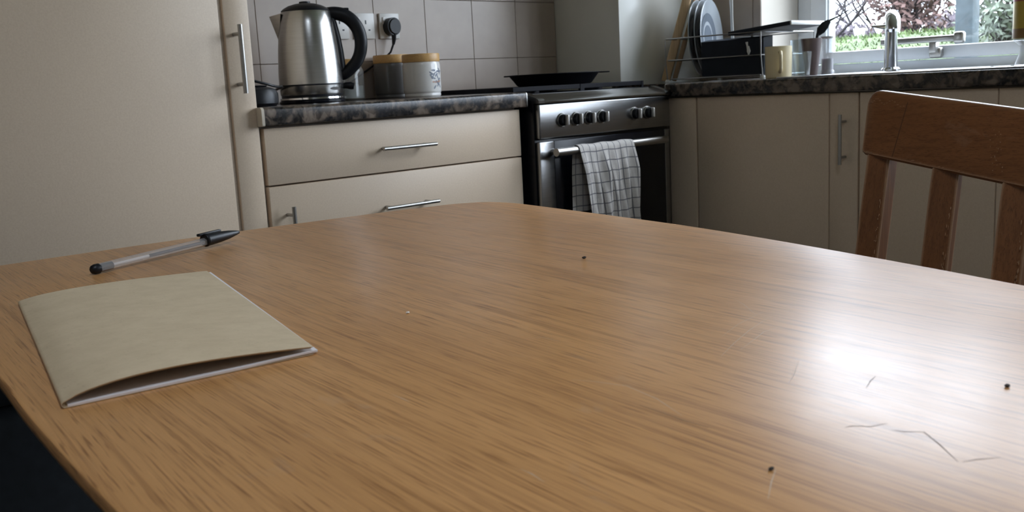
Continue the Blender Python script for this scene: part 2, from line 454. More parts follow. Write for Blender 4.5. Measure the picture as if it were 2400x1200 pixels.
# drawer cabinet
base = thing('drawer_cabinet', 'cream drawer cabinet left of the cooker, two steel-handled drawer fronts showing', 'cabinet', (1.72, 2.5, 0))
O = Matrix.Translation((-1.72, -2.5, 0))
b = MB().box(1.2735, 2.165, YD+0.020, 2.81, 0.12, 0.866).xf(O); b.build('body', M['carcass'], base)
MB().box(1.30, 2.14, YD+0.06, YD+0.08, 0.0, 0.12).xf(O).build('plinth', M['cream'], base)
for z0, z1, hs in ((0.7185, 0.862, 'a'), (0.43, 0.7145, 'b'), (0.14, 0.426, 'c')):
    d = MB().box(1.2755, 2.1675, YD, YD+0.0195, z0, z1, 0.0025).xf(O).build('drawer', M['cream'], base)
    if hs == 'a': bar_handle(d, Vector((1.615-1.72, YD-0.034-2.5, 0.7845)), Vector((1.801-1.72, YD-0.034-2.5, 0.7845)), (0, 0.034, 0), 0.0055)
    if hs == 'b':
        bar_handle(d, Vector((1.612-1.72, YD-0.034-2.5, 0.622)), Vector((1.797-1.72, YD-0.034-2.5, 0.622)), (0, 0.034, 0), 0.0055)
        bar_handle(d, Vector((1.322-1.72, YD-0.034-2.5, 0.662)), Vector((1.322-1.72, YD-0.034-2.5, 0.50)), (0, 0.034, 0), 0.0055)

def nosed(axis_pts, r):   # worktop cross section with a rounded front nose, (front, back, z0, z1)
    f, bk, z0, z1 = axis_pts
    p = [(bk, z0), (bk, z1)]
    for k in range(7):
        a = PI/2*k/6; p.append((f+r-r*math.sin(a), z1-r+r*math.cos(a)))
    for k in range(4):
        a = PI/2*k/3; p.append((f+r*0.4-r*0.4*math.cos(a), z0+r*0.4-r*0.4*math.sin(a)))
    return p
wt = thing('worktop', 'dark mottled laminate worktop carrying the kettle and storage jars', 'worktop', (1.72, 2.5, 0.87))
Q = Matrix.Translation((-1.72, -2.5, -0.87))
MB().prism(nosed((2.211, 2.812, 0.8685, 0.914), 0.009), 'x', 1.2665, 2.181).xf(Q).build('slab', M['worktop'], wt)
MB().prism(nosed((2.210, 2.812, 0.868, 0.9145), 0.009), 'x', 2.181, 2.1845).xf(Q).build('end_strip', M['handle_steel'], wt, label='thin metal strip on the cut end')
MB().prism(nosed((2.203, 2.2285, 0.868, 0.9145), 0.009), 'x', 1.2585, 1.2660).xf(Q).build('end_cap', M['cream_plastic'], wt, label='cream cap at the cabinet end')

# tall cabinet
tall = thing('tall_cabinet', 'tall cream larder cabinet filling the left of the kitchen, steel upright handle', 'cabinet', (0.9, 2.5, 0))
O = Matrix.Translation((-0.9, -2.5, 0))
MB().box(0.40, 1.255, YD+0.020, 2.81, 0.0, 2.20).xf(O).build('body', M['cream'], tall)
b = MB().box(0.56, 1.184, YD-0.001, YD+0.0195, 0.10, 2.18, 0.004).box(0.40, 0.555, YD-0.001, YD+0.0195, 0.10, 2.18, 0.004)
d = b.xf(O).build('door', M['cream'], tall)
MB().box(1.1835, 1.1955, YD+0.006, YD+0.0195, 0.10, 2.18).xf(O).build('groove', M['cream_dark'], d)
st = MB().box(1.195, 1.264, YD-0.001, YD+0.0195, 0.10, 2.18, 0.004).xf(O).build('handle_stile', M['cream'], tall)
bar_handle(st, Vector((1.2185-0.9, YD-0.034-2.5, 1.114)), Vector((1.2185-0.9, YD-0.034-2.5, 0.951)), (0, 0.034, 0), 0.006)

# sink run along the window wall
XB = 2.89
run = thing('sink_cabinet', 'cream base cabinets below the window worktop, upright steel handle by the chair', 'cabinet', (3.1, 1.2, 0))
O = Matrix.Translation((-3.1, -1.2, 0))
MB().box(XB+0.02, 3.45, -1.4, 1.19, 0.12, 0.866).box(XB+0.02, 3.45, 1.19, 1.67, 0.12, 0.75).box(XB+0.02, XB+0.04, 1.19, 1.67, 0.75, 0.866).box(XB+0.02, 3.45, 1.67, 2.47, 0.12, 0.866).xf(O).build('body', M['carcass'], run)
MB().box(XB+0.06, XB+0.08, -1.4, 2.47, 0.0, 0.12).xf(O).build('plinth', M['cream'], run)
MB().box(XB, XB+0.0195, 2.090, 2.206, 0.10, 0.862, 0.002).xf(O).build('filler_panel', M['cream'], run)
for y0, y1, ys in ((1.4865, 2.084, 1.581), (0.985, 1.481, 1.073), (0.48, 0.979, 0.57), (-0.125, 0.474, -0.035), (-0.73, -0.131, -0.64), (-1.395, -0.736, -1.30)):
    d = MB().box(XB, XB+0.0195, ys+0.003, y1, 0.14, 0.862, 0.002).xf(O).build('door', M['cream'], run)
    d2 = MB().box(XB, XB+0.0195, y0, ys, 0.14, 0.862, 0.002).xf(O).build('handle_stile', M['cream'], d)
    MB().box(XB+0.005, XB+0.019, ys-0.001, ys+0.004, 0.14, 0.862).xf(O).build('groove', M['cream_dark'], d)
    hy = ys-0.053
    bar_handle(d, Vector((XB-0.034-3.1, hy-1.2, 0.797)), Vector((XB-0.034-3.1, hy-1.2, 0.643)), (0.034, 0, 0), 0.0055)
wb = thing('window_worktop', 'dark mottled laminate worktop below the window, carrying sink and dish rack', 'worktop', (3.1, 1.2, 0.87))
Q = Matrix.Translation((-3.1, -1.2, -0.87))
b = MB()
pr = nosed((2.87, 3.466, 0.8685, 0.914), 0.009)
b.prism(pr, 'y', 1.752, 2.204); b.box(2.90, 3.466, 2.204, 2.478, 0.8685, 0.914)
b.prism(nosed((2.87, 2.934, 0.8685, 0.914), 0.009), 'y', 0.76, 1.752); b.box(3.331, 3.466, 0.76, 1.752, 0.8685, 0.914)
b.box(2.934, 3.331, 1.661, 1.752, 0.8685, 0.914); b.box(2.934, 3.331, 0.76, 1.199, 0.8685, 0.914)
b.prism(pr, 'y', -1.4, 0.76)
b.xf(Q).build('slab', M['worktop'], wb)
MB().prism(nosed((2.8695, 2.8995, 0.868, 0.9145), 0.009), 'y', 2.2042, 2.208).xf(Q).build('end_strip', M['handle_steel'], wb, label='thin metal strip on the cut end')

# stainless sink let into the worktop
sk = thing('sink', 'stainless steel sink with bright rim below the window', 'sink', (3.17, 1.25, 0.914))
Q = Matrix.Translation((-3.17, -1.25, -0.914))
b = MB()
b.box(2.881, 2.935, 0.745, 1.765, 0.9145, 0.9195, 0.002); b.box(3.33, 3.452, 0.745, 1.765, 0.9145, 0.9195, 0.002)
b.box(2.935, 3.33, 1.66, 1.765, 0.9145, 0.9195, 0.001); b.box(2.935, 3.33, 0.745, 1.20, 0.9145, 0.9195, 0.001)
b.xf(Q).build('rim', M['sink_steel'], sk)
b = MB(); x0, x1, y0, y1, z0, z1 = 2.935, 3.33, 1.20, 1.66, 0.76, 0.917
b.quad((x0,y0,z0),(x1,y0,z0),(x1,y1,z0),(x0,y1,z0)); b.quad((x0,y0,z0),(x1,y0,z0),(x1,y0,z1),(x0,y0,z1)); b.quad((x0,y1,z0),(x1,y1,z0),(x1,y1,z1),(x0,y1,z1))
b.quad((x0,y0,z0),(x0,y1,z0),(x0,y1,z1),(x0,y0,z1)); b.quad((x1,y0,z0),(x1,y1,z0),(x1,y1,z1),(x1,y0,z1))
b.xf(Q).build('basin', M['sink_steel'], sk)
b = MB()
for k in range(7): b.box(2.97, 3.30, 0.79+0.055*k, 0.80+0.055*k, 0.9195, 0.922, 0.001, 1)
b.xf(Q).build('drainer_ribs', M['sink_steel'], sk)

# mixer tap
tp = thing('tap', 'chrome mixer tap standing on the sink rim in front of the window', 'tap', (3.385, 1.622, 0.9195), math.radians(-150))
MB().lathe([(0, 0), (0.032, 0), (0.032, 0.006), (0.026, 0.012), (0.0, 0.013)], n=28).build('base', M['chrome'], tp)
b = MB().tube([(0, 0, 0.008), (0.005, 0, 0.06), (0.012, 0, 0.13), (0.016, 0, 0.15)], [0.0235, 0.0225, 0.0205, 0.020], 24)
b.build('body', M['chrome'], tp)
b = MB().tube([(-0.03, 0, 0.168), (0.0, 0, 0.178), (0.035, 0, 0.182), (0.062, 0, 0.174), (0.078, 0, 0.158), (0.083, 0, 0.135)], [0.017, 0.0225, 0.024, 0.024, 0.0235, 0.022], 24)
b.build('spout', M['chrome'], tp)
b = MB().tube([(0.0, -0.018, 0.150), (-0.01, -0.042, 0.153), (-0.015, -0.062, 0.156)], [0.010, 0.006, 0.003], 12, 0.6)
b.build('lever', M['chrome'], tp)

# ------------------------------------------------------------------ cooker
ck = thing('cooker', 'black and stainless gas cooker standing in the corner between the worktops', 'cooker', (2.53, 2.5, 0))
Q = Matrix.Translation((-2.53, -2.5, 0))
CX0, CX1, CY = 2.20, 2.866, 2.186
MB().box(CX0, CX1-0.002, CY+0.018, 2.78, 0.03, 0.889, 0.003).xf(Q).build('body', M['black_enamel'], ck)
for fx_ in (CX0+0.02, CX1-0.06):
    for fy_ in (2.25, 2.72): MB().box(fx_, fx_+0.04, fy_, fy_+0.04, 0, 0.0295).xf(Q).build('foot', M['black'], ck)
cp = MB().box(CX0+0.006, CX1, CY-0.002, CY+0.018, 0.7655, 0.8745, 0.005, 3).xf(Q).build('control_panel', M['cooker_steel'], ck)
b = MB()                      # pressed steel front lip of the hob, rising to the back
prof = [(CY-0.004, 0.8765), (CY-0.006, 0.882), (CY+0.000, 0.8855), (CY+0.03, 0.8925), (CY+0.058, 0.9015), (CY+0.066, 0.9050), (CY+0.066, 0.889), (CY+0.018, 0.8765)]
b.prism(prof, 'x', CX0+0.004, CX1)
b.xf(Q).build('hob_lip', M['cooker_steel'], ck)
b = MB()
for xa, xb_ in ((CX0+0.003, CX0+0.030), (CX1-0.027, CX1+0.001)):
    b = MB(); b.prism([(CY-0.0055, 0.8775), (CY-0.0065, 0.886), (CY+0.004, 0.8935), (CY+0.032, 0.9015), (CY+0.060, 0.9095), (CY+0.068, 0.9105), (CY+0.068, 0.8775)], 'x', xa, xb_)
    b.xf(Q).build('lip_end', M['cooker_steel'], ck)
MB().box(CX0, CX1-0.001, CY+0.068, 2.78, 0.889, 0.9075, 0.004).xf(Q).build('hob', M['black_enamel'], ck)
for bx, by, br in ((2.365, 2.40, 0.038), (2.70, 2.40, 0.030), (2.365, 2.645, 0.030), (2.70, 2.645, 0.045)):
    MB().lathe([(0, 0), (br*1.2, 0), (br*1.2, 0.006), (br, 0.008), (br, 0.012), (br*0.9, 0.0155), (0, 0.016)], bx, by, 0.9077, 24).xf(Q).build('burner', M['black_iron'], ck)
for gx0, gx1 in ((2.212, 2.528), (2.538, 2.855)):
    b = MB(); t_ = 0.0035; z0_, z1_ = 0.9145, 0.9295
    mx = (gx0+gx1)/2
    def rail(xa, xb_, ya, yb, zl=z0_): b.box(xa, xb_, ya, yb, zl, z1_, 0.0012, 1)
    for yy in (2.30, 2.77): rail(gx0, gx1, yy-t_, yy+t_)
    for xx in (gx0, gx1): rail(xx-t_, xx+t_, 2.30, 2.77)
    rail(gx0, gx1, 2.535-t_, 2.535+t_)
    for yy in (2.415, 2.65):
        rail(gx0, mx-0.025, yy-t_, yy+t_); rail(mx+0.025, gx1, yy-t_, yy+t_)
        rail(mx-t_, mx+t_, yy-0.115, yy-0.025); rail(mx-t_, mx+t_, yy+0.025, yy+0.115)
    for xx in (gx0, gx1):
        for yy in (2.30, 2.535, 2.77): b.box(xx-0.005, xx+0.005, yy-0.005, yy+0.005, 0.9077, z1_)
    b.xf(Q).build('pan_support', M['black_iron'], ck)
for kx in (2.306, 2.371, 2.433, 2.498, 2.668, 2.738):
    R90 = Matrix.Translation((kx-2.53, CY-0.0022-2.5, 0.8205)) @ Matrix.Rotation(PI/2, 4, 'X')
    k = MB().lathe([(0, 0), (0.0205, 0), (0.0205, 0.004), (0.0185, 0.005), (0.0175, 0.016), (0.016, 0.018), (0, 0.018)], n=28).xf(R90).build('knob', M['black'], ck)
    MB().lathe([(0.0186, 0.0), (0.0222, 0.0), (0.0222, 0.003), (0.0206, 0.0055), (0.0186, 0.0055)], n=28).xf(R90).build('bezel', M['handle_steel'], k)
    MB().box(-0.0042, 0.0042, -0.0168, 0.0168, 0.0175, 0.0325, 0.0038, 3).xf(R90).build('grip', M['grip'], k, label='bright steel grip')
dr2 = MB().box(CX0+0.004, CX0+0.070, CY, CY+0.017, 0.16, 0.757, 0.003).box(CX1-0.030, CX1-0.002, CY, CY+0.017, 0.16, 0.757, 0.003).box(CX0+0.07, CX1-0.03, CY, CY+0.017, 0.16, 0.20, 0.003).xf(Q).build('oven_door', M['cooker_steel'], ck)
MB().box(CX0+0.0705, CX1-0.0305, CY+0.001, CY+0.016, 0.201, 0.757, 0.002).xf(Q).build('oven_glass', M['black_enamel'], dr2, label='black glass')
b = MB().tube([(2.232, 2.142, 0.7245), (2.783, 2.142, 0.7245)], 0.0128, 20)
for xx in (2.262, 2.755): b.tube([(xx, 2.142, 0.7245), (xx, CY+0.001, 0.7245)], 0.009, 12)
b.xf(Q).build('door_handle', M['handle_steel'], dr2, label='thick brushed steel rail')

# tea towel over the rail
def towel_bm():
    b = MB(); bm = b.b; uvl = bm.loops.layers.uv.new('UVMap')
    W, F, Bk, r = 0.268, 0.30, 0.20, 0.0148
    nu, nv = 40, 64; x0, yc, zc = 2.324, 2.142, 0.7245
    tot = Bk + PI*r + F; g = []
    for j in range(nv+1):
        s_ = tot*j/nv; row = []
        for i in range(nu+1):
            u = i/nu
            if s_ < Bk: y, z = yc+r, zc-(Bk-s_); d = Bk-s_; side = 1
            elif s_ < Bk+PI*r: a = (s_-Bk)/r; y, z = yc+r*math.cos(a), zc+r*math.sin(a); d = 0; side = 0
            else: d = s_-Bk-PI*r; y, z = yc-r, zc-d; side = -1
            amp = min(1, d/0.08)
            fold = 0.0075*math.sin(u*10.5+0.6+d*3) + 0.0060*math.sin(u*23+1.0+d*9) + 0.0030*math.sin(u*44-d*14)
            x = x0 + W*u + 0.0*d
            if side == -1:
                y -= amp*abs(fold)*1.3 + 0.012*d; x += d*(0.16*(1-u) + 0.07*u)
            elif side == 1: y += amp*abs(fold)*0.35; x += -0.03*d + d*0.02*(u-0.5)
            z += 0.0012*math.sin(u*17)
            row.append((bm.verts.new((x, y, z)), (W*u, s_)))
        g.append(row)
    for j in range(nv):
        for i in range(nu):
            q = (g[j][i], g[j][i+1], g[j+1][i+1], g[j+1][i])
            f = bm.faces.new([p[0] for p in q])
            for lp, p in zip(f.loops, q): lp[uvl].uv = p[1]
    return b
tw = towel_bm().build('tea_towel', M['towel'], None, 60)
so = tw.modifiers.new('thickness', 'SOLIDIFY'); so.thickness = 0.0018; so.offset = 1; crisp(tw)
tag(tw, 'white tea towel with dark grey checks hanging over the oven door rail', 'towel')

# pan on the hob
pn = thing('pan', 'shallow black pan with flared sides sitting on the gas hob', 'pan', (2.615, 2.505, 0.9300), math.radians(-38))
b = MB().lathe([(0, 0), (0.128, 0), (0.134, 0.003), (0.160, 0.036), (0.165, 0.0385), (0.163, 0.0405), (0.157, 0.038), (0.130, 0.0055), (0, 0.004)], n=48)
b.build('bowl', M['black_iron'], pn)
MB().box(0.158, 0.200, -0.020, 0.020, 0.0355, 0.0400, 0.002).build('handle', M['black_iron'], pn)
MB().box(-0.180, -0.158, -0.018, 0.018, 0.0355, 0.0400, 0.002).build('handle', M['black_iron'], pn)

# ------------------------------------------------------------------ kettle and things on the left worktop
Z0 = 0.9142
kt = thing('kettle', 'brushed steel electric kettle with black lid and handle on the dark worktop', 'kettle', (1.661, 2.60, Z0), math.radians(-32))
MB().lathe([(0, 0), (0.096, 0), (0.098, 0.004), (0.0975, 0.009), (0.092, 0.0125), (0, 0.0125)], n=48).build('power_base', M['black_enamel'], kt)
MB().lathe([(0.0915, 0.0125), (0.0955, 0.0125), (0.0945, 0.0175), (0.0905, 0.0180)], n=48).build('base_ring', M['chrome'], kt, label='shiny ring around the base')
MB().lathe([(0, 0.013), (0.0895, 0.013), (0.0905, 0.026), (0.0, 0.026)], n=48).build('foot_band', M['black'], kt)
MB().lathe([(0.0, 0.0262), (0.0915, 0.0262), (0.0930, 0.030), (0.0945, 0.0525), (0.0940, 0.0528)], n=64).build('lower_band', M['kettle_steel'], kt)
MB().lathe([(0.0, 0.0520), (0.0951, 0.0520), (0.0954, 0.0530), (0.0954, 0.0556), (0.0951, 0.0566), (0, 0.0566)], n=64).build('groove', M['black'], kt)
MB().lathe([(0.0938, 0.0553), (0.0945, 0.0556), (0.0940, 0.085), (0.0920, 0.12), (0.0890, 0.16), (0.0850, 0.195), (0.0795, 0.232), (0.0725, 0.266), (0.0705, 0.2685), (0.066, 0.2688)], n=64).build('body', M['kettle_steel'], kt)
MB().lathe([(0.0, 0.264), (0.0700, 0.2665), (0.0712, 0.2715), (0.064, 0.278), (0.050, 0.2855), (0.030, 0.291), (0.017, 0.2925), (0.016, 0.2975), (0.0, 0.2995)], n=48).build('lid', M['black'], kt)
b = MB(); bm = b.b
P_ = [(-0.106, 0, 0.258), (-0.072, 0.030, 0.264), (-0.072, -0.030, 0.264), (-0.078, 0.018, 0.222), (-0.078, -0.018, 0.222), (-0.084, 0, 0.186)]
v = [bm.verts.new(p) for p in P_]
for f in ((0, 1, 3), (0, 4, 2), (0, 3, 5), (0, 5, 4), (0, 2, 1), (1, 2, 4, 5, 3)): bm.faces.new([v[i] for i in f])
b.build('spout', M['kettle_steel'], kt, smooth=20)
hp = [(0.052, 0.268), (0.080, 0.268), (0.108, 0.262), (0.132, 0.246), (0.150, 0.219), (0.157, 0.186), (0.153, 0.152), (0.140, 0.124), (0.118, 0.101), (0.098, 0.087), (0.086, 0.084)]
hr = [0.015, 0.019, 0.0205, 0.0205, 0.020, 0.0195, 0.019, 0.0185, 0.018, 0.017, 0.014]
def crom(p0, p1, p2, p3, t_): return 0.5*((2*p1)+(-p0+p2)*t_+(2*p0-5*p1+4*p2-p3)*t_*t_+(-p0+3*p1-3*p2+p3)*t_**3)
hq = [(x, z-0.006, r_) for (x, z), r_ in zip(hp, hr)]; hs_ = []
for i in range(len(hq)-1):
    a_, b_, c_, d_ = hq[max(i-1, 0)], hq[i], hq[i+1], hq[min(i+2, len(hq)-1)]
    for k in range(4): hs_.append(tuple(crom(a_[j], b_[j], c_[j], d_[j], k/4) for j in range(3)))
hs_.append(hq[-1])
b = MB().tube([(x, 0, z) for x, z, r_ in hs_], [r_ for x, z, r_ in hs_], 18, 0.85)
b.tube([(0.064, 0, 0.264), (0.0755, 0, 0.232), (0.0835, 0, 0.19), (0.0885, 0, 0.15), (0.0915, 0, 0.11), (0.093, 0, 0.075)], [0.011, 0.012, 0.012, 0.012, 0.012, 0.009], 12, 1.2)
b.build('handle', M['black'], kt)
MB().box(0.104, 0.128, -0.007, 0.007, 0.268, 0.276, 0.003).build('lid_catch', M['black'], kt)
MB().tube([(0.088, 0, 0.046), (0.104, 0, 0.048), (0.116, 0, 0.047), (0.126, 0, 0.045)], [0.007, 0.010, 0.012, 0.010], 14).build('switch', M['black'], kt)
# small dark oval badge on the lower band, facing the room
a0 = math.radians(-75+32); b = MB(); n_ = 20
cen = b.b.verts.new((0.0955*math.cos(a0), 0.0955*math.sin(a0), 0.0405)); rg = []
for k in range(n_):
    da = 0.021*math.cos(2*PI*k/n_)/0.0945; a_ = a0+da; rr = 0.0936 + 0.0012
    rg.append(b.b.verts.new((rr*math.cos(a_), rr*math.sin(a_), 0.0405+0.0048*math.sin(2*PI*k/n_))))
for k in range(n_): b.b.faces.new((cen, rg[k], rg[(k+1)%n_]))
b.build('badge', plain('badge_grey', (0.075, 0.065, 0.060), 0.6), kt, label='small dark oval badge')

def jar(name, label, x, y, r, h, lidh, mat, lidr=None, glass=False):
    j = thing(name, label, 'jar', (x, y, Z0), random.uniform(0, 3), 'storage jars with wooden lids')
    lidr = lidr or r*0.985
    if glass:
        MB().lathe([(0, 0), (r*0.9, 0), (r, 0.006), (r, h*0.86), (r*0.9, h*0.96), (r*0.88, h), (r*0.85, h), (r*0.87, h*0.95), (r*0.96, h*0.85), (r*0.96, 0.008), (0, 0.006)], n=36).build('body', mat, j)
        MB().lathe([(0, 0.0065), (r*0.945, 0.0075), (r*0.945, h*0.42), (r*0.6, h*0.45), (0, h*0.44)], n=36).build('contents', plain('grey_sugar', (0.42, 0.43, 0.43), 0.8), j)
    else:
        MB().lathe([(0, 0), (r*0.93, 0), (r*0.97, 0.004), (r*0.955, 0.012), (r*0.985, 0.014), (r, 0.020), (r, h*0.9), (r*0.97, h*0.97), (r*0.95, h), (0, h)], n=44).build('body', mat, j)
    MB().lathe([(0, h+0.0003), (lidr, h+0.0003), (lidr*1.01, h+0.004), (lidr*1.01, h+lidh-0.003), (lidr*0.98, h+lidh), (0, h+lidh+0.0005)], n=44).build('lid', M['lid'], j, label='wooden lid')
    return j
jar('glass_jar', 'clear glass jar with wooden lid, half filled, behind the kettle handle', 1.868, 2.715, 0.056, 0.109, 0.022, M['jar_glass'], 0.048, True)
jar('grey_jar', 'dark grey jar with wooden lid between the kettle and the white jar', 2.068, 2.735, 0.062, 0.116, 0.027, plain('grey_glaze', (0.115, 0.11, 0.105), 0.3))
wj = jar('white_jar', 'white glazed jar with flower decoration and wooden lid, rightmost of the jars', 2.062, 2.57, 0.0615, 0.111, 0.026, plain('white_glaze', (0.80, 0.78, 0.75), 0.14, 0.03))
# printed flowers wrapped on the right side of the white jar
def wrap_blobs(mat, blobs, name):
    b = MB()
    for (ang, z, ra, rz_, tilt) in blobs:
        n_ = 10; R_ = 0.0615+0.0004
        pts = []
        for k in range(n_):
            c_, s_ = math.cos(2*PI*k/n_)*ra, math.sin(2*PI*k/n_)*rz_
            uu, vv = c_*math.cos(tilt)-s_*math.sin(tilt), c_*math.sin(tilt)+s_*math.cos(tilt)
            aa = ang + uu/R_ - wj.rotation_euler.z
            pts.append(b.b.verts.new((R_*math.cos(aa), R_*math.sin(aa), z+vv)))
        b.b.faces.new(pts)
    return b.build(name, mat, wj, label='printed flowers')
AV = math.radians(-90-41+52)   # right part of the side turned to the room
rnd = random.Random(3)
wrap_blobs(plain('print_blue', (0.20, 0.23, 0.29), 0.3), [(AV+rnd.uniform(-0.36, 0.36), 0.028+rnd.uniform(0, 0.056), 0.0085, 0.0024, rnd.uniform(-1.2, 1.2)) for _ in range(26)], 'leaf_print')
wrap_blobs(plain('print_orange', (0.50, 0.27, 0.17), 0.3), [(AV+0.05+rnd.uniform(-0.3, 0.25), 0.048+rnd.uniform(-0.003, 0.004), 0.0045, 0.0026, rnd.uniform(-0.5, 0.5)) for _ in range(7)], 'flower_print')

# sockets on the tiled wall
def socket(x, label):
    s = thing('wall_socket', label, 'socket', (x, WY-0.0072, 1.158), 0, 'white wall sockets')
    MB().box(-0.0415, 0.0415, -0.009, 0, -0.043, 0.043, 0.003).build('plate', M['socket'], s)
    MB().box(-0.031, -0.019, -0.0125, -0.0088, 0.006, 0.030, 0.002).build('switch', M['socket'], s)
    b = MB().box(0.002, 0.007, -0.0094, -0.0088, 0.006, 0.019).box(-0.013, -0.0055, -0.0094, -0.0088, -0.016, -0.011).box(0.0145, 0.022, -0.0094, -0.0088, -0.016, -0.011)
    b.build('pin_holes', M['black'], s)
    return s
socket(1.914, 'white wall socket half hidden behind the kettle handle')
socket(2.019, 'empty white wall socket between two others, with three pin holes')
socket(2.124, 'white wall socket with the black plug pushed into it')
pl = thing('plug', 'black plug with a short black cable pushed into the right wall socket', 'plug', (2.122, WY-0.0166, 1.155))
b = MB().prism([(0.0225*math.sin(2*PI*k/24)*(1.25 if abs(math.cos(2*PI*k/24)) < 0.95 else 1.2), 0.030*math.cos(2*PI*k/24)) for k in range(24)], 'y', -0.034, 0)
bmesh.ops.bevel(b.b, geom=[e for e in b.b.edges if all(v.co.y < -0.03 for v in e.verts)], offset=0.006, segments=3, affect='EDGES')
b.build('body', M['black'], pl)
MB().tube([(0, -0.022, -0.022), (0, -0.020, -0.045), (-0.002, -0.018, -0.060)], [0.009, 0.007, 0.0048], 12).build('strain_relief', M['black'], pl)
cb = [(2.119, 2.785, 1.095), (2.108, 2.788, 1.070), (2.088, 2.800, 1.048), (2.052, 2.806, 1.030), (2.016, 2.803, 1.012), (1.990, 2.800, 1.000), (1.965, 2.803, 0.985), (1.93, 2.806, 0.965), (1.88, 2.806, 0.94), (1.82, 2.795, 0.922), (1.76, 2.745, 0.918), (1.72, 2.69, 0.918)]
MB().tube(cb, 0.0035, 8).build('cable', M['black'], None)
tag(bpy.data.objects['cable'], 'black mains cable running down from the plug and behind the jars', 'cable')
ap = thing('black_gadget', 'black rounded gadget beside the tall cabinet, left of the kettle', 'gadget', (1.40, 2.50, Z0))
MB().lathe([(0, 0), (0.066, 0), (0.074, 0.008), (0.074, 0.034), (0.068, 0.046), (0.050, 0.053), (0, 0.054)], n=36).build('body', M['black'], ap)
MB().lathe([(0.044, 0.0535), (0.046, 0.057), (0.030, 0.059), (0, 0.059)], n=30).build('top', M['black_enamel'], ap)
cd = [(1.33, 2.47, 0.995), (1.385, 2.455, 0.985), (1.425, 2.45, 0.974), (1.445, 2.455, 0.969), (1.475, 2.48, 0.966), (1.51, 2.52, 0.968), (1.545, 2.575, 0.966), (1.57, 2.70, 0.95), (1.60, 2.74, 0.93)]
MB().tube(cd, 0.0036, 8).build('cord', M['black'], None)
tag(bpy.data.objects['cord'], 'thin black cord looping from the black gadget to behind the kettle', 'cable')

# ------------------------------------------------------------------ dish rack and washing up
rk = thing('dish_rack', 'wire dish rack on the window worktop holding plates and tins', 'rack', (3.33, 2.14, 0.914))
Q = Matrix.Translation((-3.33, -2.14, -0.914))
RX0, RX1, RY0, RY1 = 3.09, 3.46, 1.952, 2.375
def rr(z, inset=0.0, r=0.0026):
    x0, x1, y0, y1 = RX0+inset, RX1-inset, RY0+inset, RY1-inset; c = 0.02
    p = [(x0, y0+c, z), (x0, y1-c, z), (x0+c*0.3, y1-c*0.3, z), (x0+c, y1, z), (x1-c, y1, z), (x1-c*0.3, y1-c*0.3, z), (x1, y1-c, z), (x1, y0+c, z), (x1-c*0.3, y0+c*0.3, z), (x1-c, y0, z), (x0+c, y0, z), (x0+c*0.3, y0+c*0.3, z), (x0, y0+c, z)]
    return MB().tube(p, r, 8)
rr(1.078, 0.0).xf(Q).build('top_rail', M['rack_wire'], rk)
rr(0.998, 0.004).xf(Q).build('middle_rail', M['rack_wire'], rk)
rr(0.928, 0.010).xf(Q).build('bottom_rail', M['rack_wire'], rk)
for x_, y_ in ((RX0+0.003, RY0+0.003), (RX0+0.003, RY1-0.003), (RX1-0.003, RY0+0.003), (RX1-0.003, RY1-0.003)):
    p = MB().tube([(x_, y_, 1.078), (x_, y_, 0.998), (x_+(0.01 if x_ < 3.2 else -0.01), y_, 0.928), (x_+(0.01 if x_ < 3.2 else -0.01), y_, 0.918)], 0.0026, 8).xf(Q).build('upright', M['rack_wire'], rk)
    MB().lathe([(0, -0.004), (0.009, -0.004), (0.010, 0.0), (0.007, 0.008), (0, 0.009)], x_+(0.01 if x_ < 3.2 else -0.01), y_, 0.9185, 14).xf(Q).build('foot', M['white_plastic'], p, label='white plastic foot')
for k in range(9):
    yy = RY0+0.04+0.039*k
    MB().tube([(RX0+0.010, yy, 0.929), (RX1-0.010, yy, 0.929)], 0.0018, 6).xf(Q).build('base_wire', M['rack_wire'], rk)

def plate(loc, tilt, label):
    n = Vector((0.31, -0.95, tilt)).normalized()
    p = thing('plate', label, 'plate', loc, 0, 'plates upright in the dish rack')
    p.rotation_euler = n.to_track_quat('Z', 'Y').to_euler()
    MB().lathe([(0, 0), (0.085, 0), (0.095, 0.004), (0.143, 0.018), (0.145, 0.020), (0.142, 0.022), (0.094, 0.008), (0.088, 0.0055), (0.05, 0.005), (0, 0.005)], n=56).build('body', M['plate'], p)
    MB().lathe([(0.062, 0.0052), (0.090, 0.0072), (0.093, 0.0092), (0.088, 0.0082), (0.062, 0.0060)], n=56).build('well_ring', M['plate_dark'], p, label='blue-grey glaze in the well')
    MB().lathe([(0, 0.0052), (0.048, 0.0052), (0.048, 0.0062), (0, 0.0064)], n=40).build('centre', M['plate_dark'], p)
plate((3.262, 2.300, 1.078), 0.05, 'pale grey plate nearest the front of the upright plates in the rack')
plate((3.258, 2.325, 1.078), 0.05, 'pale grey plate in the middle of the upright plates in the rack')
plate((3.254, 2.350, 1.078), 0.05, 'pale grey plate at the back of the upright plates, next to the boards')

def board(loc, lean, w_, h_, th, label):
    o = thing('chopping_board', label, 'board', loc, 0, 'wooden chopping boards')
    b = MB().box(-th/2, th/2, 0, w_, 0, h_, 0.004)
    d = Vector((0.82, 0.57, 0)).normalized(); u_ = Vector((d.y*math.sin(lean), -d.x*math.sin(lean), math.cos(lean)))
    x_ = d.cross(u_)
    mt = Matrix((x_, d, u_)).transposed().to_4x4()
    b.xf(mt).build('slab', M['board'], o)
    return o
board((3.140, 2.412, 0.9200), 0.28, 0.05, 0.40, 0.032, 'thick wooden chopping board leaning against the boxed corner')
board((3.206, 2.419, 0.9200), 0.29, 0.04, 0.37, 0.018, 'thinner light wooden board leaning just right of the thick one')

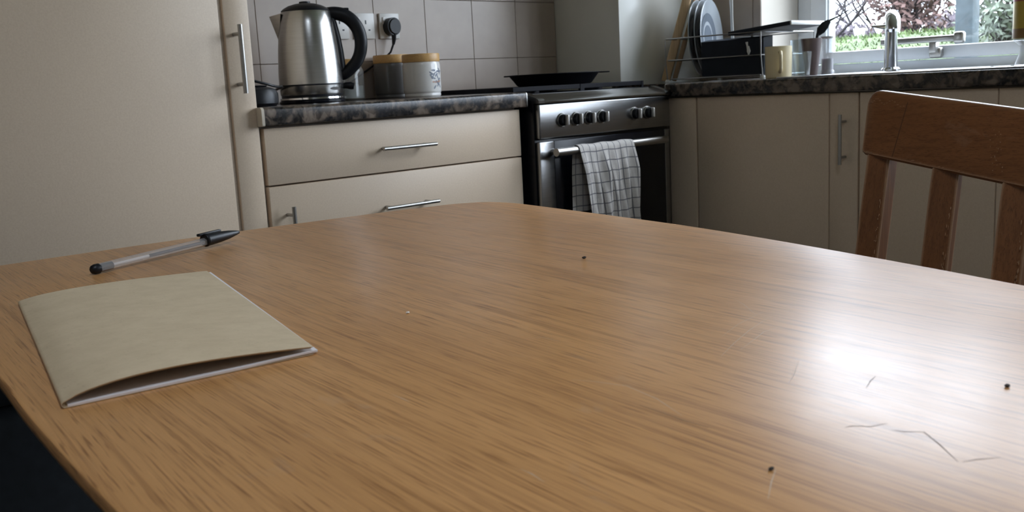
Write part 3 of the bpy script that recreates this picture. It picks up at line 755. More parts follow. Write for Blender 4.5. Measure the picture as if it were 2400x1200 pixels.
# roasting tin on edge, flat tray on top
rt_ = thing('roasting_tin', 'dark roasting tin standing on edge at the front of the dish rack', 'tin', (3.125, 2.085, 0.9325))
b = MB(); fx = 0.0
def ringbox(b, x, y0, y1, z0, z1): return [b.b.verts.new(p) for p in ((x, y0, z0), (x, y1, z0), (x, y1, z1), (x, y0, z1))]
A = ringbox(b, -0.012, -0.128, 0.136, 0.000, 0.125); B_ = ringbox(b, 0.035, -0.136, 0.142, -0.002, 0.132); B2 = ringbox(b, 0.037, -0.132, 0.138, 0.002, 0.128); A2 = ringbox(b, -0.009, -0.125, 0.132, 0.004, 0.121)
b.b.faces.new(A); b.b.faces.new(A2[::-1])
for p, q in ((A, B_), (B_, B2), (B2, A2)):
    for k in range(4): b.b.faces.new((p[k], q[k], q[(k+1)%4], p[(k+1)%4]))
b.build('body', M['navy_tin'], rt_, smooth=20)
MB().tube([(0.036, -0.135, 0.045), (0.036, -0.150, 0.05), (0.036, -0.150, 0.085), (0.036, -0.135, 0.09)], 0.004, 8).build('handle', M['navy_tin'], rt_)
tr = thing('baking_tray', 'dark flat baking tray lying across the top of the dish rack', 'tray', (3.20, 1.965, 1.0815))
b = MB().box(-0.105, 0.105, -0.126, 0.12, 0.0, 0.003).box(-0.112, -0.105, -0.128, 0.122, 0.0, 0.014, 0.002).box(0.105, 0.112, -0.128, 0.122, 0.0, 0.014, 0.002).box(-0.105, 0.105, 0.113, 0.122, 0.0, 0.014, 0.002)
b.build('body', M['navy_tin'], tr); tr.rotation_euler = (math.radians(-4.5), 0, 0)
MB().box(-0.112, 0.112, -0.1345, -0.1285, 0.0, 0.0145, 0.002).build('edge', M['white_plastic'], tr, label='pale end edge')  # white strip along the right end of the dark tray

mg = thing('mug', 'straight-sided cream mug standing on the worktop in front of the dish rack', 'mug', (3.022, 1.842, 0.9142), math.radians(-142))
MB().lathe([(0, 0), (0.0405, 0), (0.043, 0.002), (0.044, 0.05), (0.0445, 0.104), (0.0445, 0.1065), (0.0415, 0.1065), (0.0405, 0.05), (0.039, 0.008), (0, 0.006)], n=40).build('body', M['mug'], mg)
MB().tube([(0.041, 0, 0.086), (0.058, 0, 0.086), (0.066, 0, 0.076), (0.067, 0, 0.055), (0.064, 0, 0.034), (0.056, 0, 0.024), (0.041, 0, 0.022)], 0.0058, 12).build('handle', M['mug'], mg)

def spoon_handle(name, label, p0, p1, r, mat, bowl=False):
    o = thing(name, label, 'utensil', p0)
    d = Vector(p1)-Vector(p0)
    MB().tube([(0, 0, 0), d*0.3, d*0.7, d], [r*0.7, r, r*0.8, r*1.2], 10, 0.6).build('shaft', mat, o)
    if bowl: MB().tube([d*0.0, d*0.0+Vector((0, 0, 0.012)), d*0.0+Vector((0, 0, 0.03))], [r*0.6, r*1.9, r*0.5], 10, 0.5).build('bowl', mat, o)
    return o
spoon_handle('serving_spoon', 'long white plastic utensil standing upright behind the roasting tin', (3.29, 2.198, 0.934), (3.30, 2.215, 1.25), 0.0075, M['white_plastic'])
spoon_handle('small_spoon', 'short spoon with a bright white end above the roasting tin', (3.18, 2.045, 0.934), (3.185, 2.05, 1.088), 0.005, M['white_plastic'])
spoon_handle('teaspoon', 'white teaspoon hanging in front of the roasting tin', (3.083, 1.998, 1.001), (3.083, 2.006, 1.045), 0.0042, M['white_plastic'], True)

def tumbler(loc, r0, r1, h, label, name='glass_tumbler', mat=None, inv=False):
    o = thing(name, label, 'glass', loc)
    pr = [(0, 0), (r0, 0), (r0*1.02, 0.003), (r1, h), (r1*0.95, h), (r0*0.93, 0.008), (0, 0.007)]
    if inv: pr = [(r, h-z) for r, z in pr]
    MB().lathe(pr, n=32).build('body', mat or M['tumbler'], o)
    return o
tumbler((3.10, 1.800, 0.9142), 0.026, 0.033, 0.085, 'clear glass tumbler just right of the cream mug')
tumbler((3.235, 1.888, 0.9142), 0.026, 0.031, 0.130, 'tall clear glass behind the tumbler, under the tray')
sg = tumbler((3.195, 1.818, 0.9142), 0.020, 0.036, 0.130, 'brown flared cup holding a dark spatula, right of the cream mug', 'utensil_cup', plain('brown_ceramic', (0.17, 0.125, 0.12), 0.35))
sg['category'] = 'cup'
o = thing('soap_bottle', 'slim clear plastic bottle with white cap right of the brown cup', 'bottle', (3.26, 1.793, 0.9142))
MB().lathe([(0, 0), (0.024, 0), (0.025, 0.004), (0.023, 0.016), (0.020, 0.02), (0.020, 0.11), (0.022, 0.118), (0.022, 0.126), (0, 0.127)], n=28).build('body', M['bottle_clear'], o)
MB().lathe([(0, 0.001), (0.022, 0.0012), (0.0185, 0.019), (0.018, 0.060), (0, 0.061)], n=24).build('contents', plain('pale_soap', (0.62, 0.63, 0.70), 0.4), o)
MB().lathe([(0.0, 0.1275), (0.0225, 0.1275), (0.0225, 0.135), (0, 0.1355)], n=24).build('cap', M['white_plastic'], o)
sp_ = thing('spatula', 'dark spatula with a thin handle leaning right out of the brown cup', 'utensil', (3.195, 1.812, 0.935))
MB().tube([(0, 0, 0), (0.006, -0.008, 0.10), (0.010, -0.014, 0.125)], [0.004, 0.004, 0.006], 8).build('shaft', M['black'], sp_)
MB().tube([(0.010, -0.014, 0.120), (0.014, -0.022, 0.135), (0.022, -0.034, 0.152), (0.030, -0.046, 0.166)], [0.006, 0.015, 0.014, 0.006], 12, 0.35).build('blade', M['black'], sp_)
MB().tube([(0.030, -0.046, 0.166), (0.045, -0.070, 0.178), (0.066, -0.105, 0.200)], [0.0035, 0.0022, 0.0014], 8).build('tip', M['black'], sp_)

bt = thing('washing_up_bottle', 'clear plastic bottle with a yellow label at the right end of the sink', 'bottle', (3.40, 1.180, 0.9197))
MB().lathe([(0, 0), (0.034, 0), (0.036, 0.004), (0.026, 0.03), (0.025, 0.06), (0.043, 0.078), (0.044, 0.24), (0.030, 0.262), (0.013, 0.275), (0.013, 0.29), (0, 0.29)], n=36).build('body', M['bottle_clear'], bt)
MB().lathe([(0.0447, 0.082), (0.0453, 0.082), (0.0453, 0.232), (0.0447, 0.232)], n=36).build('label', plain('yellow_label', (0.60, 0.42, 0.06), 0.4), bt, label='yellow label')
MB().lathe([(0.0455, 0.083), (0.0458, 0.083), (0.0458, 0.112), (0.0455, 0.112)], n=36).build('label_band', plain('brown_band', (0.30, 0.16, 0.05), 0.4), bt, label='brown band on the label')
MB().lathe([(0.0455, 0.196), (0.0458, 0.196), (0.0458, 0.210), (0.0455, 0.210)], n=36).build('label_stripe', plain('red_print', (0.42, 0.07, 0.06), 0.4), bt, label='red stripe')
MB().lathe([(0.015, 0.285), (0.016, 0.30), (0.010, 0.315), (0, 0.316)], n=20).build('cap', plain('red_cap', (0.4, 0.05, 0.05), 0.4), bt)

# ------------------------------------------------------------------ table
TZ = 0.78
TR = math.radians(-8)
table = thing('table', 'large worn oak-veneer table with scratches filling the foreground', 'table', (0.5, 0.45, 0), TR)
Tinv = (Matrix.Translation((0.5, 0.45, 0)) @ Matrix.Rotation(TR, 4, 'Z')).inverted()
key = [(0.245, 1.105), (0.3156, 1.1178), (0.45, 1.1140), (0.5797, 1.1053), (0.7854, 1.0782), (0.8482, 1.065), (0.8867, 1.0559), (0.9073, 1.0433), (0.9243, 1.0270), (0.9312, 0.9989), (0.9309, 0.9647), (0.9173, 0.8875), (0.9005, 0.7995),
       (0.8697, 0.649), (0.8337, 0.5205), (0.799, 0.4141), (0.7691, 0.327), (0.7416, 0.254), (0.70, 0.14), (0.655, 0.02), (0.60, -0.12), (0.565, -0.17), (0.52, -0.19), (0.40, -0.20), (0.22, -0.19), (0.165, -0.175), (0.14, -0.14), (0.1255, 0.0), (0.1275, 0.2), (0.1315, 0.30), (0.1385, 0.3837), (0.1458, 0.4512),
       (0.1525, 0.5065), (0.1604, 0.5659), (0.1715, 0.6389), (0.185, 0.74), (0.20, 0.88), (0.213, 1.02), (0.219, 1.07), (0.228, 1.093)]
def smooth_loop(pts, n=4):
    out = []; N_ = len(pts)
    for i in range(N_):
        p0, p1, p2, p3 = (Vector(pts[(i+k-1) % N_]) for k in range(4))
        for s_ in range(n):
            t_ = s_/n
            out.append(0.5*((2*p1)+(-p0+p2)*t_+(2*p0-5*p1+4*p2-p3)*t_*t_+(-p0+3*p1-3*p2+p3)*t_**3))
    return out
loop = [(Tinv @ Vector((p[0], p[1], 0))).to_2d() for p in smooth_loop(key)]
cen = sum(loop, Vector((0, 0)))/len(loop)
def inset(d):
    out = []; n_ = len(loop)
    for i in range(n_):
        t_ = (loop[(i+1) % n_]-loop[i-1]).normalized(); nrm = Vector((t_.y, -t_.x))
        if nrm.dot(loop[i]-cen) < 0: nrm = -nrm
        out.append(loop[i]-nrm*d)
    return out
b = MB()
levels = [(0.0018, TZ), (0.0006, TZ-0.0006), (0.0, TZ-0.002), (0.0, TZ-0.006)]
rings = [[b.b.verts.new((p.x, p.y, z)) for p in inset(d)] for d, z in levels]
b.b.faces.new(rings[0])
for r0, r1 in zip(rings, rings[1:]):
    for k in range(len(loop)): b.b.faces.new((r0[k], r0[(k+1) % len(loop)], r1[(k+1) % len(loop)], r1[k]))
b.build('tabletop', M['table'], table, 40)
b = MB()
levels = [(0.0, TZ-0.006), (0.0, TZ-0.0075), (0.007, TZ-0.018), (0.009, TZ-0.019)]
rings = [[b.b.verts.new((p.x, p.y, z)) for p in inset(d)] for d, z in levels]
b.b.faces.new(rings[-1][::-1])
for r0, r1 in zip(rings, rings[1:]):
    for k in range(len(loop)): b.b.faces.new((r0[k], r0[(k+1) % len(loop)], r1[(k+1) % len(loop)], r1[k]))
b.build('edge_moulding', M['table_edge'], table, 40)
b = MB().box(-0.20, 0.20, -0.48, 0.50, TZ-0.085, TZ-0.0195, 0.002); b.build('apron', M['table_edge'], table)
for lx, ly in ((-0.20, -0.48), (0.20, -0.48), (-0.20, 0.50), (0.20, 0.50)):
    MB().box(lx-0.024, lx+0.024, ly-0.024, ly+0.024, 0, TZ-0.0195, 0.005).build('leg', M['chair_post'], table)
# shallow scratches and nicks in the lacquer
sc_l = MB(); sc_d = MB()
def scratch(mb, pts, w_):
    P2 = [(Tinv @ Vector((x, y, 0))).to_2d() for x, y in pts]; L_, R_ = [], []
    for i, p in enumerate(P2):
        t_ = (P2[min(i+1, len(P2)-1)]-P2[max(i-1, 0)]).normalized(); n_ = Vector((-t_.y, t_.x))
        ww = w_*(0.35 if i in (0, len(P2)-1) else 1)/2
        L_.append(mb.b.verts.new((p.x+n_.x*ww, p.y+n_.y*ww, TZ+0.00006))); R_.append(mb.b.verts.new((p.x-n_.x*ww, p.y-n_.y*ww, TZ+0.00006)))
    for i in range(len(P2)-1): mb.b.faces.new((L_[i], R_[i], R_[i+1], L_[i+1]))
SCR_LIGHT = [
    ([(0.4636, 0.3208), (0.4911, 0.3306), (0.5220, 0.3402), (0.5574, 0.3485)], 0.0004),
    ([(0.4813, 0.3196), (0.5117, 0.3274), (0.5245, 0.3310), (0.5384, 0.3298)], 0.0004),
    ([(0.4774, 0.2797), (0.4551, 0.2691), (0.4417, 0.2643)], 0.0004),
    ([(0.7085, 0.8768), (0.6919, 0.8417), (0.7086, 0.8424)], 0.0004),
    ([(0.7629, 0.9596), (0.7455, 0.9138), (0.7020, 0.8354)], 0.0004),
    ([(0.5924, 1.0662), (0.6001, 1.0303), (0.6030, 0.9975)], 0.0004),
    ([(0.3785, 0.3589), (0.3839, 0.3452), (0.3877, 0.3276), (0.3803, 0.3020), (0.3673, 0.2765)], 0.0004),
    ([(0.3011, 0.4177), (0.3001, 0.4071), (0.2991, 0.4003)], 0.0004),
    ([(0.2717, 0.2895), (0.2713, 0.2827), (0.2683, 0.2723)], 0.0004),
    ([(0.5936, 0.3990), (0.5805, 0.3816), (0.5602, 0.3593)], 0.0004),
    ([(0.3378, 0.2080), (0.3254, 0.2024), (0.3107, 0.1947)], 0.0004),
    ([(0.6140, 1.0246), (0.6260, 1.0016), (0.6013, 0.9809)], 0.0004),
    ([(0.4992, 0.3452), (0.5321, 0.3547), (0.5714, 0.3604)], 0.0004),
    ([(0.4245, 0.4422), (0.4347, 0.4369), (0.4334, 0.4206)], 0.0004),
    ([(0.4519, 0.5266), (0.4618, 0.5285), (0.4701, 0.5308)], 0.0004),
]
SCR_DARK = [
    ([(0.4571, 0.2295), (0.4695, 0.2334), (0.4785, 0.2351)], 0.0006),
    ([(0.3990, 0.2102), (0.4033, 0.2084), (0.4069, 0.2020), (0.4156, 0.1982)], 0.0006),
    ([(0.4098, 0.1876), (0.4148, 0.1813), (0.4048, 0.1704), (0.3902, 0.1563)], 0.0006),
    ([(0.3908, 0.1548), (0.3971, 0.1514), (0.4050, 0.1452)], 0.0006),
    ([(0.4148, 0.1813), (0.4098, 0.1876), (0.4085, 0.1928)], 0.0006),
    ([(0.3673, 0.3025), (0.3625, 0.2729), (0.3612, 0.2575)], 0.0006),
]
for p, w_ in SCR_LIGHT: scratch(sc_l, p, w_)
for p, w_ in SCR_DARK: scratch(sc_d, p, w_)
if SCR_LIGHT: sc_l.build('scratch', plain('bright_scratch', (0.62, 0.50, 0.38), 0.6), table, fix=True, label='pale scratches', kind='stuff')
if SCR_DARK: sc_d.build('scratch', plain('dark_scratch', (0.13, 0.075, 0.045), 0.7), table, fix=True, label='dark scratches', kind='stuff')

# crumbs
for i, (x, y, r_, col, lab) in enumerate(((0.4262, 0.5652, 0.0013, (0.75, 0.72, 0.66), 'tiny white crumb on the middle of the table, right of the notebook'),
        (0.660, 0.604, 0.0017, (0.03, 0.02, 0.015), 'tiny dark crumb on the far half of the table'),
        (0.336, 0.209, 0.0011, (0.04, 0.03, 0.025), 'tiny dark crumb near the front of the table'),
        (0.499, 0.177, 0.0013, (0.05, 0.04, 0.035), 'tiny dark crumb in the bright reflection at the right of the table'))):
    b = MB(); bmesh.ops.create_icosphere(b.b, subdivisions=2, radius=r_)
    for v in b.b.verts: v.co *= random.uniform(0.75, 1.2); v.co.z *= 0.65; v.co.x *= 1.3
    o = b.build('crumb', plain('crumb_%d' % i, col, 0.8), None); o.location = (x, y, TZ+r_*0.62)
    tag(o, lab, 'crumb', 'crumbs on the table')

# unknown dark block, added to darken what shows below the table's left edge
stl = thing('unknown_dark_block', 'unknown dark navy block on the floor, seen below the left edge of the table', 'unidentified_block', (0.36, 1.50, 0))
MB().box(-0.40, 0.24, -0.30, 0.30, 0.02, 0.60, 0.03, 3).build('lower_block', plain('dark_navy_fabric', (0.010, 0.014, 0.018), 0.9, 0.3, 60), stl)
MB().box(-0.405, 0.245, -0.305, 0.305, 0.60, 0.685, 0.03, 3).build('upper_block', plain('dark_navy_fabric_top', (0.012, 0.017, 0.021), 0.9, 0.3, 60), stl)
for fx_ in (-0.36, 0.20):
    for fy_ in (-0.26, 0.26): MB().box(fx_-0.02, fx_+0.02, fy_-0.02, fy_+0.02, 0, 0.02).build('foot', M['black'], stl)

# ------------------------------------------------------------------ notebook
NA, NB_, NC, ND = Vector((0.256, 0.872)), Vector((0.416, 0.854)), Vector((0.320, 0.524)), Vector((0.174, 0.543))   # spine far, open far, open near, spine near
nbk = thing('notebook', 'thin kraft-covered notebook lying slightly open on the table, beside the pen', 'notebook', (ND.x, ND.y, TZ))
def nb_pt(u, v, z, out=0.0):
    """u 0 spine..1 open edge, v 0 near..1 far"""
    a = ND.lerp(NC, u); c = NA.lerp(NB_, u); p = a.lerp(c, v)
    return (p.x-ND.x, p.y-ND.y, z)
def topz(u, v):
    bump_ = math.sin(PI*min(1, u**0.62))**0.9 if 0 < u < 1 else 0
    return 0.0022 + (0.0078*bump_ + 0.0030*u)*(1-0.45*v)
def section(v, dz=0.0, shrink=0.0):
    pts = []
    for k in range(25): u = 1-shrink-(1-shrink-0.012-shrink)*k/24; pts.append((u, topz(u, v)-dz))
    for k in range(1, 6):
        a = PI*k/6; zt = topz(0.012, v)-dz; zb = 0.0005+dz*0.5
        pts.append((0.012+shrink-0.012*math.sin(a), (zt+zb)/2+(zt-zb)/2*math.cos(a)))
    for k in range(25): u = 0.012+shrink+(1-shrink-0.012-shrink)*k/24; pts.append((u, 0.0005+dz*0.5+0.0006*max(0, u-0.7)))
    return pts
def sheet(dz, shrink, v0=0.0, v1=1.0):
    b = MB(); nv = 16; rows = []
    for j in range(nv+1):
        v_ = v0+(v1-v0)*j/nv
        rows.append([b.b.verts.new(nb_pt(u, v_, z)) for u, z in section(v_, dz, shrink)])
    for r0, r1 in zip(rows, rows[1:]):
        for k in range(len(r0)-1): b.b.faces.new((r0[k], r0[k+1], r1[k+1], r1[k]))
    return b
cv = sheet(0.0, 0.0).build('cover', M['kraft'], nbk, 60)
so = cv.modifiers.new('thickness', 'SOLIDIFY'); so.thickness = 0.0004; so.offset = 0; crisp(cv)
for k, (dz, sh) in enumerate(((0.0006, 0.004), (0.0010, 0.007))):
    pg = sheet(dz, sh, 0.003, 0.997).build('pages', M['kraft'], nbk, 60)  # kraft in place of white paper: the gap's shade put into the sheet colour
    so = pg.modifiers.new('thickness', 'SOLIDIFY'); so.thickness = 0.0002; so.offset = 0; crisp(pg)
b = MB()
g0 = [(0.02, 0.0012), (0.3, 0.0013), (0.7, 0.0014), (0.97, 0.0022), (1.02, 0.0021)]
rows = [[b.b.verts.new(nb_pt(u, v_, z)) for u, z in g0] for v_ in (0.0, 0.5, 0.995)]
for r0, r1 in zip(rows, rows[1:]):
    for k in range(len(g0)-1): b.b.faces.new((r0[k], r0[k+1], r1[k+1], r1[k]))
pg = b.build('pages', M['paper'], nbk, 60, label='white inner pages')
so = pg.modifiers.new('thickness', 'SOLIDIFY'); so.thickness = 0.0012; so.offset = 0; crisp(pg)

# ------------------------------------------------------------------ ballpoint pen
pA, pB = Vector((0.3555, 0.9615)), Vector((0.5445, 1.0275))
pd = pB-pA; PL = pd.length
pen = thing('pen', 'clear plastic ballpoint pen with black cap lying beyond the notebook', 'pen', (pA.x, pA.y, TZ), math.atan2(pd.y, pd.x))
RB = 0.0047
tilt = 0.016
def pen_xf(b): return b.xf(Matrix.Translation((0, 0, RB+0.0004)) @ Matrix.Rotation(-tilt, 4, 'Y'))
b = MB(); n_ = 6
pen_xf(b.tube([(0.004, 0, 0), (PL*0.73, 0, 0)], RB, 6, cap=False)).build('barrel', M['pen_clear'], pen, smooth=20, label='clear six-sided barrel')
pen_xf(MB().tube([(0.018, 0, 0), (PL*0.33, 0, 0)], 0.0016, 10)).build('refill', plain('clear_refill', (0.72, 0.69, 0.67), 0.4), pen)
pen_xf(MB().tube([(PL*0.33, 0, 0), (PL*0.72, 0, 0)], 0.0018, 10)).build('ink', plain('black_ink', (0.06, 0.065, 0.075), 0.3), pen, label='dark ink in the refill')
pen_xf(MB().tube([(-0.0055, 0, 0), (-0.004, 0, 0), (-0.001, 0, 0), (0.003, 0, 0), (0.0035, 0, 0), (0.019, 0, 0)], [0.0022, 0.0041, 0.0050, 0.0050, 0.0040, 0.0038], 18)).build('end_plug', M['black'], pen)
cx0 = PL*0.725
prof = [(cx0, 0.0066), (cx0+0.001, 0.0072), (cx0+0.003, 0.0072), (cx0+0.0035, 0.0068), (cx0+0.022, 0.0062), (cx0+0.038, 0.0047), (cx0+0.049, 0.0028), (PL-0.001, 0.0018), (PL, 0.0008)]
cp_ = pen_xf(MB().tube([(x, 0, 0.0018) for x, r in prof], [r for x, r in prof], 24)).build('cap', M['black'], pen)
pen_xf(MB().box(cx0-0.006, cx0+0.028, 0.0005, 0.0050, 0.0068, 0.0098, 0.0009)).build('clip', M['black'], cp_)

# ------------------------------------------------------------------ chair
ch = thing('chair', 'worn brown wooden slat-back chair standing behind the right side of the table', 'chair', (1.03, 0.41, 0))
Q = Matrix.Translation((-1.03, -0.41, 0))
# back plane: x as a function of y and z; the crest dips toward the middle of the back
YC = 0.410; HWD = 0.222
def bx(y, z):
    return 1.2045 + 0.19*(y-0.415) + 0.235*(z-0.85) + 0.02*0
def rail_z(y, top):
    d = abs(y-YC)/HWD
    return (0.8805+0.029*d) if top else (0.7935+0.032*d)
b = MB(); n_ = 36; sect = []
TH = 0.021
for i in range(n_+1):
    q_ = i/n_; q_ = 0.5-0.5*math.copysign(abs(math.cos(PI*q_))**0.6, math.cos(PI*q_)); y = YC+HWD-2*HWD*q_
    zt, zb = rail_z(y, True), rail_z(y, False)
    e_ = min(y-(YC-HWD), YC+HWD-y); rc = 0.016
    if e_ < rc: zt -= (rc-math.sqrt(max(0, rc*rc-(rc-e_)**2)))
    if e_ < 0.004: zb += 0.003*(1-e_/0.004)
    ring = []
    for (f, z) in ((0.0, zb+0.003), (0.003, zb), (TH-0.003, zb), (TH, zb+0.003), (TH, zt-0.005), (TH-0.002, zt-0.0015), (TH-0.005, zt), (0.005, zt), (0.002, zt-0.0015), (0.0, zt-0.005)):
        ring.append(b.b.verts.new((bx(y, z)+f, y, z)))
    sect.append(ring)
for r0, r1 in zip(sect, sect[1:]):
    for k in range(10): b.b.faces.new((r0[k], r0[(k+1) % 10], r1[(k+1) % 10], r1[k]))
b.b.faces.new(sect[0]); b.b.faces.new(sect[-1][::-1])
b.xf(Q).build('top_rail', M['chair_rail'], ch, 40)
bs = MB(); q_ = []
for k in range(6):
    z = 0.824+0.068*k/5; y = 0.586-0.013*k/5
    q_.append([bs.b.verts.new((bx(y+dy, z)-0.0003, y+dy, z)) for dy in (-0.0007, 0.0007)])
for r0, r1 in zip(q_, q_[1:]): bs.b.faces.new((r0[0], r0[1], r1[1], r1[0]))
bs.xf(Q).build('seam', plain('dark_seam', (0.10, 0.042, 0.018), 0.6), ch, label='dark glue seam')
def upright(name, y, hw, z0, th, full):
    b = MB(); zt = rail_z(y, False)+0.02; rings = []
    zz = [z0+(zt-z0)*k/8 for k in range(9)]
    for z in zz:
        x = bx(y, z) + 0.003
        if full and z < 0.45: x = bx(y, 0.45)+0.003+(0.45-z)*0.10
        sw = 0.0
        rings.append([b.b.verts.new(p) for p in ((x, y-hw+sw, z), (x+th, y-hw+sw, z), (x+th, y+hw+sw, z), (x, y+hw+sw, z))])
    for r0, r1 in zip(rings, rings[1:]):
        for k in range(4): b.b.faces.new((r0[k], r0[(k+1) % 4], r1[(k+1) % 4], r1[k]))
    b.b.faces.new(rings[0][::-1]); b.b.faces.new(rings[-1])
    bmesh.ops.bevel(b.b, geom=[e for e in b.b.edges if abs(e.verts[0].co.z-e.verts[1].co.z) > 0.005], offset=0.002, segments=2, affect='EDGES')
    return b.xf(Q).build(name, M['chair_post'], ch, 40)
upright('back_post', 0.6085, 0.0155, 0.0, 0.026, True); upright('back_post', 0.2115, 0.0155, 0.0, 0.026, True)
rf = random.Random(5); fb = MB()
def fleck(y, z, ly, lz, off):
    n_ = 6; v = []
    for k in range(n_):
        a_ = 2*PI*k/n_; q = rf.uniform(0.6, 1.25)
        yy, zz = y+0.62*ly*math.cos(a_)*q, z+0.62*lz*math.sin(a_)*q
        v.append(fb.b.verts.new((bx(yy, zz)+off, yy, zz)))
    fb.b.faces.new(v)
for k in range(46):                      # rubbed lower edge, left corner and face of the crest rail
    y = rf.choice((rf.uniform(0.40, 0.632), rf.uniform(0.40, 0.632), rf.uniform(0.62, 0.632)))
    fleck(y, rail_z(y, False)+0.0032+abs(rf.gauss(0, 0.0012)), rf.uniform(0.001, 0.006), rf.uniform(0.0003, 0.0008), -0.0003)
for k in range(16):
    y = 0.628-0.05*(k/15)**1.4; fleck(y, rail_z(y, True)-0.013-0.003*math.sin(k), 0.0028, 0.0006, -0.0003)
for k in range(26):
    y = 0.438+0.014*rf.random()+0.010*(k/26); fleck(y, 0.812+0.048*k/26+rf.uniform(-.002, .002), rf.uniform(0.0004, 0.0014), rf.uniform(0.0006, 0.002), -0.0003)
for yc_, w_ in ((0.6085, 0.0155), (0.512, 0.0165), (0.4215, 0.0165)):
    for k in range(22):
        fleck(yc_-w_+0.0030+abs(rf.gauss(0, 0.0016)), rf.uniform(0.66, 0.775), rf.uniform(0.0005, 0.0016), rf.uniform(0.001, 0.006), 0.0027)
fb.xf(Q).build('worn_patch', M['worn'], ch, label='bare rubbed wood', kind='stuff')
upright('slat', 0.512, 0.0165, 0.47, 0.014, False); upright('slat', 0.4215, 0.0165, 0.47, 0.014, False); upright('slat', 0.3145, 0.0165, 0.47, 0.014, False)
MB().box(0.76, 1.135, 0.195, 0.625, 0.425, 0.452, 0.008, 3).xf(Q).build('seat', M['chair_rail'], ch)
for yy in (0.225, 0.595): MB().box(0.785, 0.82, yy-0.018, yy+0.018, 0, 0.425, 0.004).xf(Q).build('front_leg', M['chair_post'], ch)
MB().box(1.10, 1.12, 0.23, 0.59, 0.37, 0.425).xf(Q).build('seat_rail', M['chair_rail'], ch)
MB().box(1.112, 1.130, 0.225, 0.595, 0.455, 0.49, 0.003).xf(Q).build('lower_rail', M['chair_rail'], ch)

# ------------------------------------------------------------------ garden
def gz(x, y): return 0.35 + min(max(0, x-4.4)*0.185, 0.86) + 0.02*math.sin(x*1.3+y*0.7)
b = MB()
b.grid(lambda u, v: (3.87+u*22, -8+v*26, gz(3.87+u*22, -8+v*26) if u > 0.01 else -0.1), 44, 40)
struct(b.build('garden_ground', M['soil'], None, 60))
b = MB(); rg = random.Random(11)
for _ in range(26000):
    x = rg.uniform(5.5, 13.5); y = rg.uniform(1.2, 9.0)
    if y > x*0.75+0.4 or y < x*0.25: continue
    z = gz(x, y)-0.01; a = rg.uniform(0, PI); h = rg.uniform(0.02, 0.05); dx, dy = math.cos(a)*0.012, math.sin(a)*0.012; lx, ly = rg.uniform(-.03, .03), rg.uniform(-.03, .03)
    b.b.faces.new([b.b.verts.new(p) for p in ((x-dx, y-dy, z), (x+dx, y+dy, z), (x+lx, y+ly, z+h))])
o = b.build('grass', M['grass'], None, None, fix=False); o['kind'] = 'stuff'; tag(o, 'bright green grass on the bank outside the window', 'grass')

def branches(b, p, d, L_, r_, depth, rnd, tips):
    n_ = 4; pts = [Vector(p)]; d = Vector(d).normalized()
    for k in range(n_):
        d = (d + Vector((rnd.uniform(-.22, .22), rnd.uniform(-.22, .22), rnd.uniform(-.08, .16)))).normalized()
        pts.append(pts[-1]+d*L_/n_)
    b.tube(pts, [r_*(1-0.5*k/n_) for k in range(n_+1)], 5 if depth > 1 else 4, cap=False)
    if depth == 0: tips.append(pts[-1]); tips.append(pts[2]); return
    for k in range(3 if depth > 2 else 4):
        i = rnd.randint(2, n_)
        nd = (d*0.8 + Vector((rnd.uniform(-1, 1), rnd.uniform(-1, 1), rnd.uniform(-0.25, 0.6)))).normalized()
        branches(b, pts[i], nd, L_*rnd.uniform(0.55, 0.8), r_*0.48, depth-1, rnd, tips)
def leaves(tips, per, spread, size, rnd):
    b = MB()
    for t_ in tips:
        for _ in range(per):
            c_ = t_+Vector((rnd.gauss(0, spread), rnd.gauss(0, spread), rnd.gauss(0, spread)))
            a = Vector((rnd.uniform(-1, 1), rnd.uniform(-1, 1), rnd.uniform(-1, 1))).normalized(); e = a.orthogonal().normalized()
            s_ = size*rnd.uniform(0.6, 1.3)
            b.b.faces.new([b.b.verts.new(q) for q in (c_-a*s_, c_+e*s_*0.5, c_+a*s_, c_-e*s_*0.5)])
    return b
def tree(name, label, x, y, h, r_, depth, seed, leafmat=None, per=0, size=0.05, spread=0.12, group=None, low=0.3):
    rnd = random.Random(seed); z = gz(x, y)-0.08
    o = thing(name, label, 'tree', (x, y, z), 0, group)
    b = MB(); tips = []
    b.tube([(0, 0, 0), (0.03, 0.02, h*low*0.5), (0, 0, h*low)], [r_, r_*0.9, r_*0.8], 8)
    for k in range(4):
        a = 2*PI*k/4+rnd.uniform(-.4, .4)
        branches(b, (0, 0, h*low*(0.7+0.1*k)), (math.cos(a)*0.8, math.sin(a)*0.8, 0.75), h*0.36, r_*0.55, depth, rnd, tips)
    b.build('trunk', M['bark'], o, 60)
    if leafmat: leaves(tips, per, spread, size, rnd).build('foliage', leafmat, o, None, fix=False, kind='stuff')
    return o
def shrub(name, label, x, y, rx, ry, rz, n, mat, seed, size, cat='shrub', group=None):
    rnd = random.Random(seed); z = gz(x, y)-0.05
    o = thing(name, label, cat, (x, y, z), 0, group)
    tips = []
    b = MB()
    for _ in range(n):
        v = Vector((rnd.gauss(0, 1), rnd.gauss(0, 1), rnd.gauss(0, 1))).normalized()*rnd.uniform(0.55, 1.0)
        tips.append(Vector((v.x*rx, v.y*ry, rz+v.z*rz)))
    for _ in range(14):
        t_ = rnd.choice(tips); b.tube([(0, 0, 0), t_*0.5+Vector((0, 0, 0.1)), t_], [0.02, 0.012, 0.004], 5, cap=False)
    b.build('stems', M['bark'], o, 60)
    leaves(tips, 2, 0.06, size, rnd).build('foliage', mat, o, None, fix=False, kind='stuff')
    return o
po = thing('garden_post', 'blue-grey painted post standing outside the window', 'post', (6.5, 2.62, gz(6.5, 2.62)-0.05))
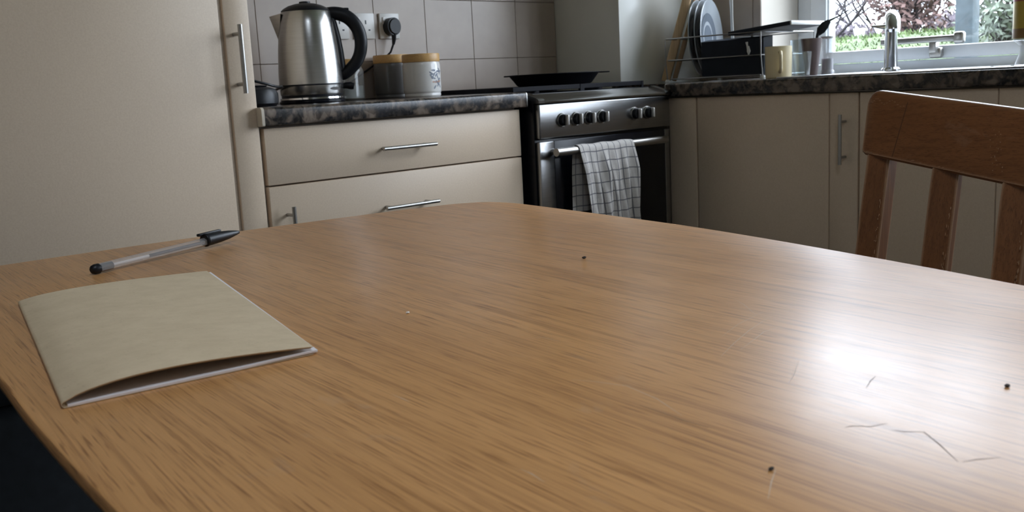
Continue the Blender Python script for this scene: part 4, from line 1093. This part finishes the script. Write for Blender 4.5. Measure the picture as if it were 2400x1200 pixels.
MB().box(-0.055, 0.055, -0.055, 0.055, 0, 2.6, 0.008).build('shaft', M['post'], po)
MB().box(-0.075, 0.075, -0.075, 0.075, 2.6, 2.64, 0.006).build('cap', M['post'], po)
tree('bare_tree', 'bare mauve-grey twiggy tree outside, leftmost in the window', 11.0, 6.05, 2.3, 0.045, 4, 5, M['bark'], 6, 0.022, 0.09, low=0.03)
tree('bare_tree', 'bare twiggy tree outside between the left tree and the coppery tree', 13.4, 6.75, 2.5, 0.045, 4, 8, M['bark'], 6, 0.026, 0.10, low=0.03)
tree('bare_tree', 'bare twiggy tree outside just left of the blue-grey post', 13.0, 5.45, 2.4, 0.035, 4, 13, M['bark'], 3, 0.022, 0.09, low=0.03)
tree('bare_tree', 'thin bare tree outside behind the top of the tap', 14.2, 6.95, 2.6, 0.040, 4, 17, M['bark'], 6, 0.026, 0.10, low=0.03)
tree('bare_tree', 'bare bush of fine twigs outside, close to the left edge of the window', 9.6, 5.35, 1.6, 0.028, 4, 29, M['bark'], 4, 0.016, 0.07, low=0.03)
shrub('copper_shrub', 'tall coppery leaved shrub outside behind the tap', 10.8, 4.95, 0.6, 0.50, 0.9, 2200, M['copper_leaf'], 21, 0.042)
shrub('mauve_shrub', 'low mauve shrub outside just left of the blue-grey post', 12.5, 5.22, 0.45, 0.40, 0.16, 420, M['mauve_hedge'], 31, 0.05)
shrub('mauve_shrub', 'low mauve shrub outside near the left edge of the window', 12.5, 6.62, 0.5, 0.32, 0.13, 420, M['mauve_hedge'], 32, 0.05)
shrub('pale_shrub', 'pale grey-green shrub outside right of the blue-grey post', 8.2, 3.02, 0.5, 0.36, 0.55, 1500, M['pale_leaf'], 33, 0.035)
pt = thing('garden_planter', 'white planter on the grass outside near the left of the window', 'planter', (9.6, 4.93, gz(9.6, 4.93)-0.02))
MB().lathe([(0, 0), (0.045, 0), (0.05, 0.02), (0.04, 0.05), (0.055, 0.10), (0.06, 0.13), (0.05, 0.13), (0, 0.11)], n=24).build('body', M['white_plastic'], pt)
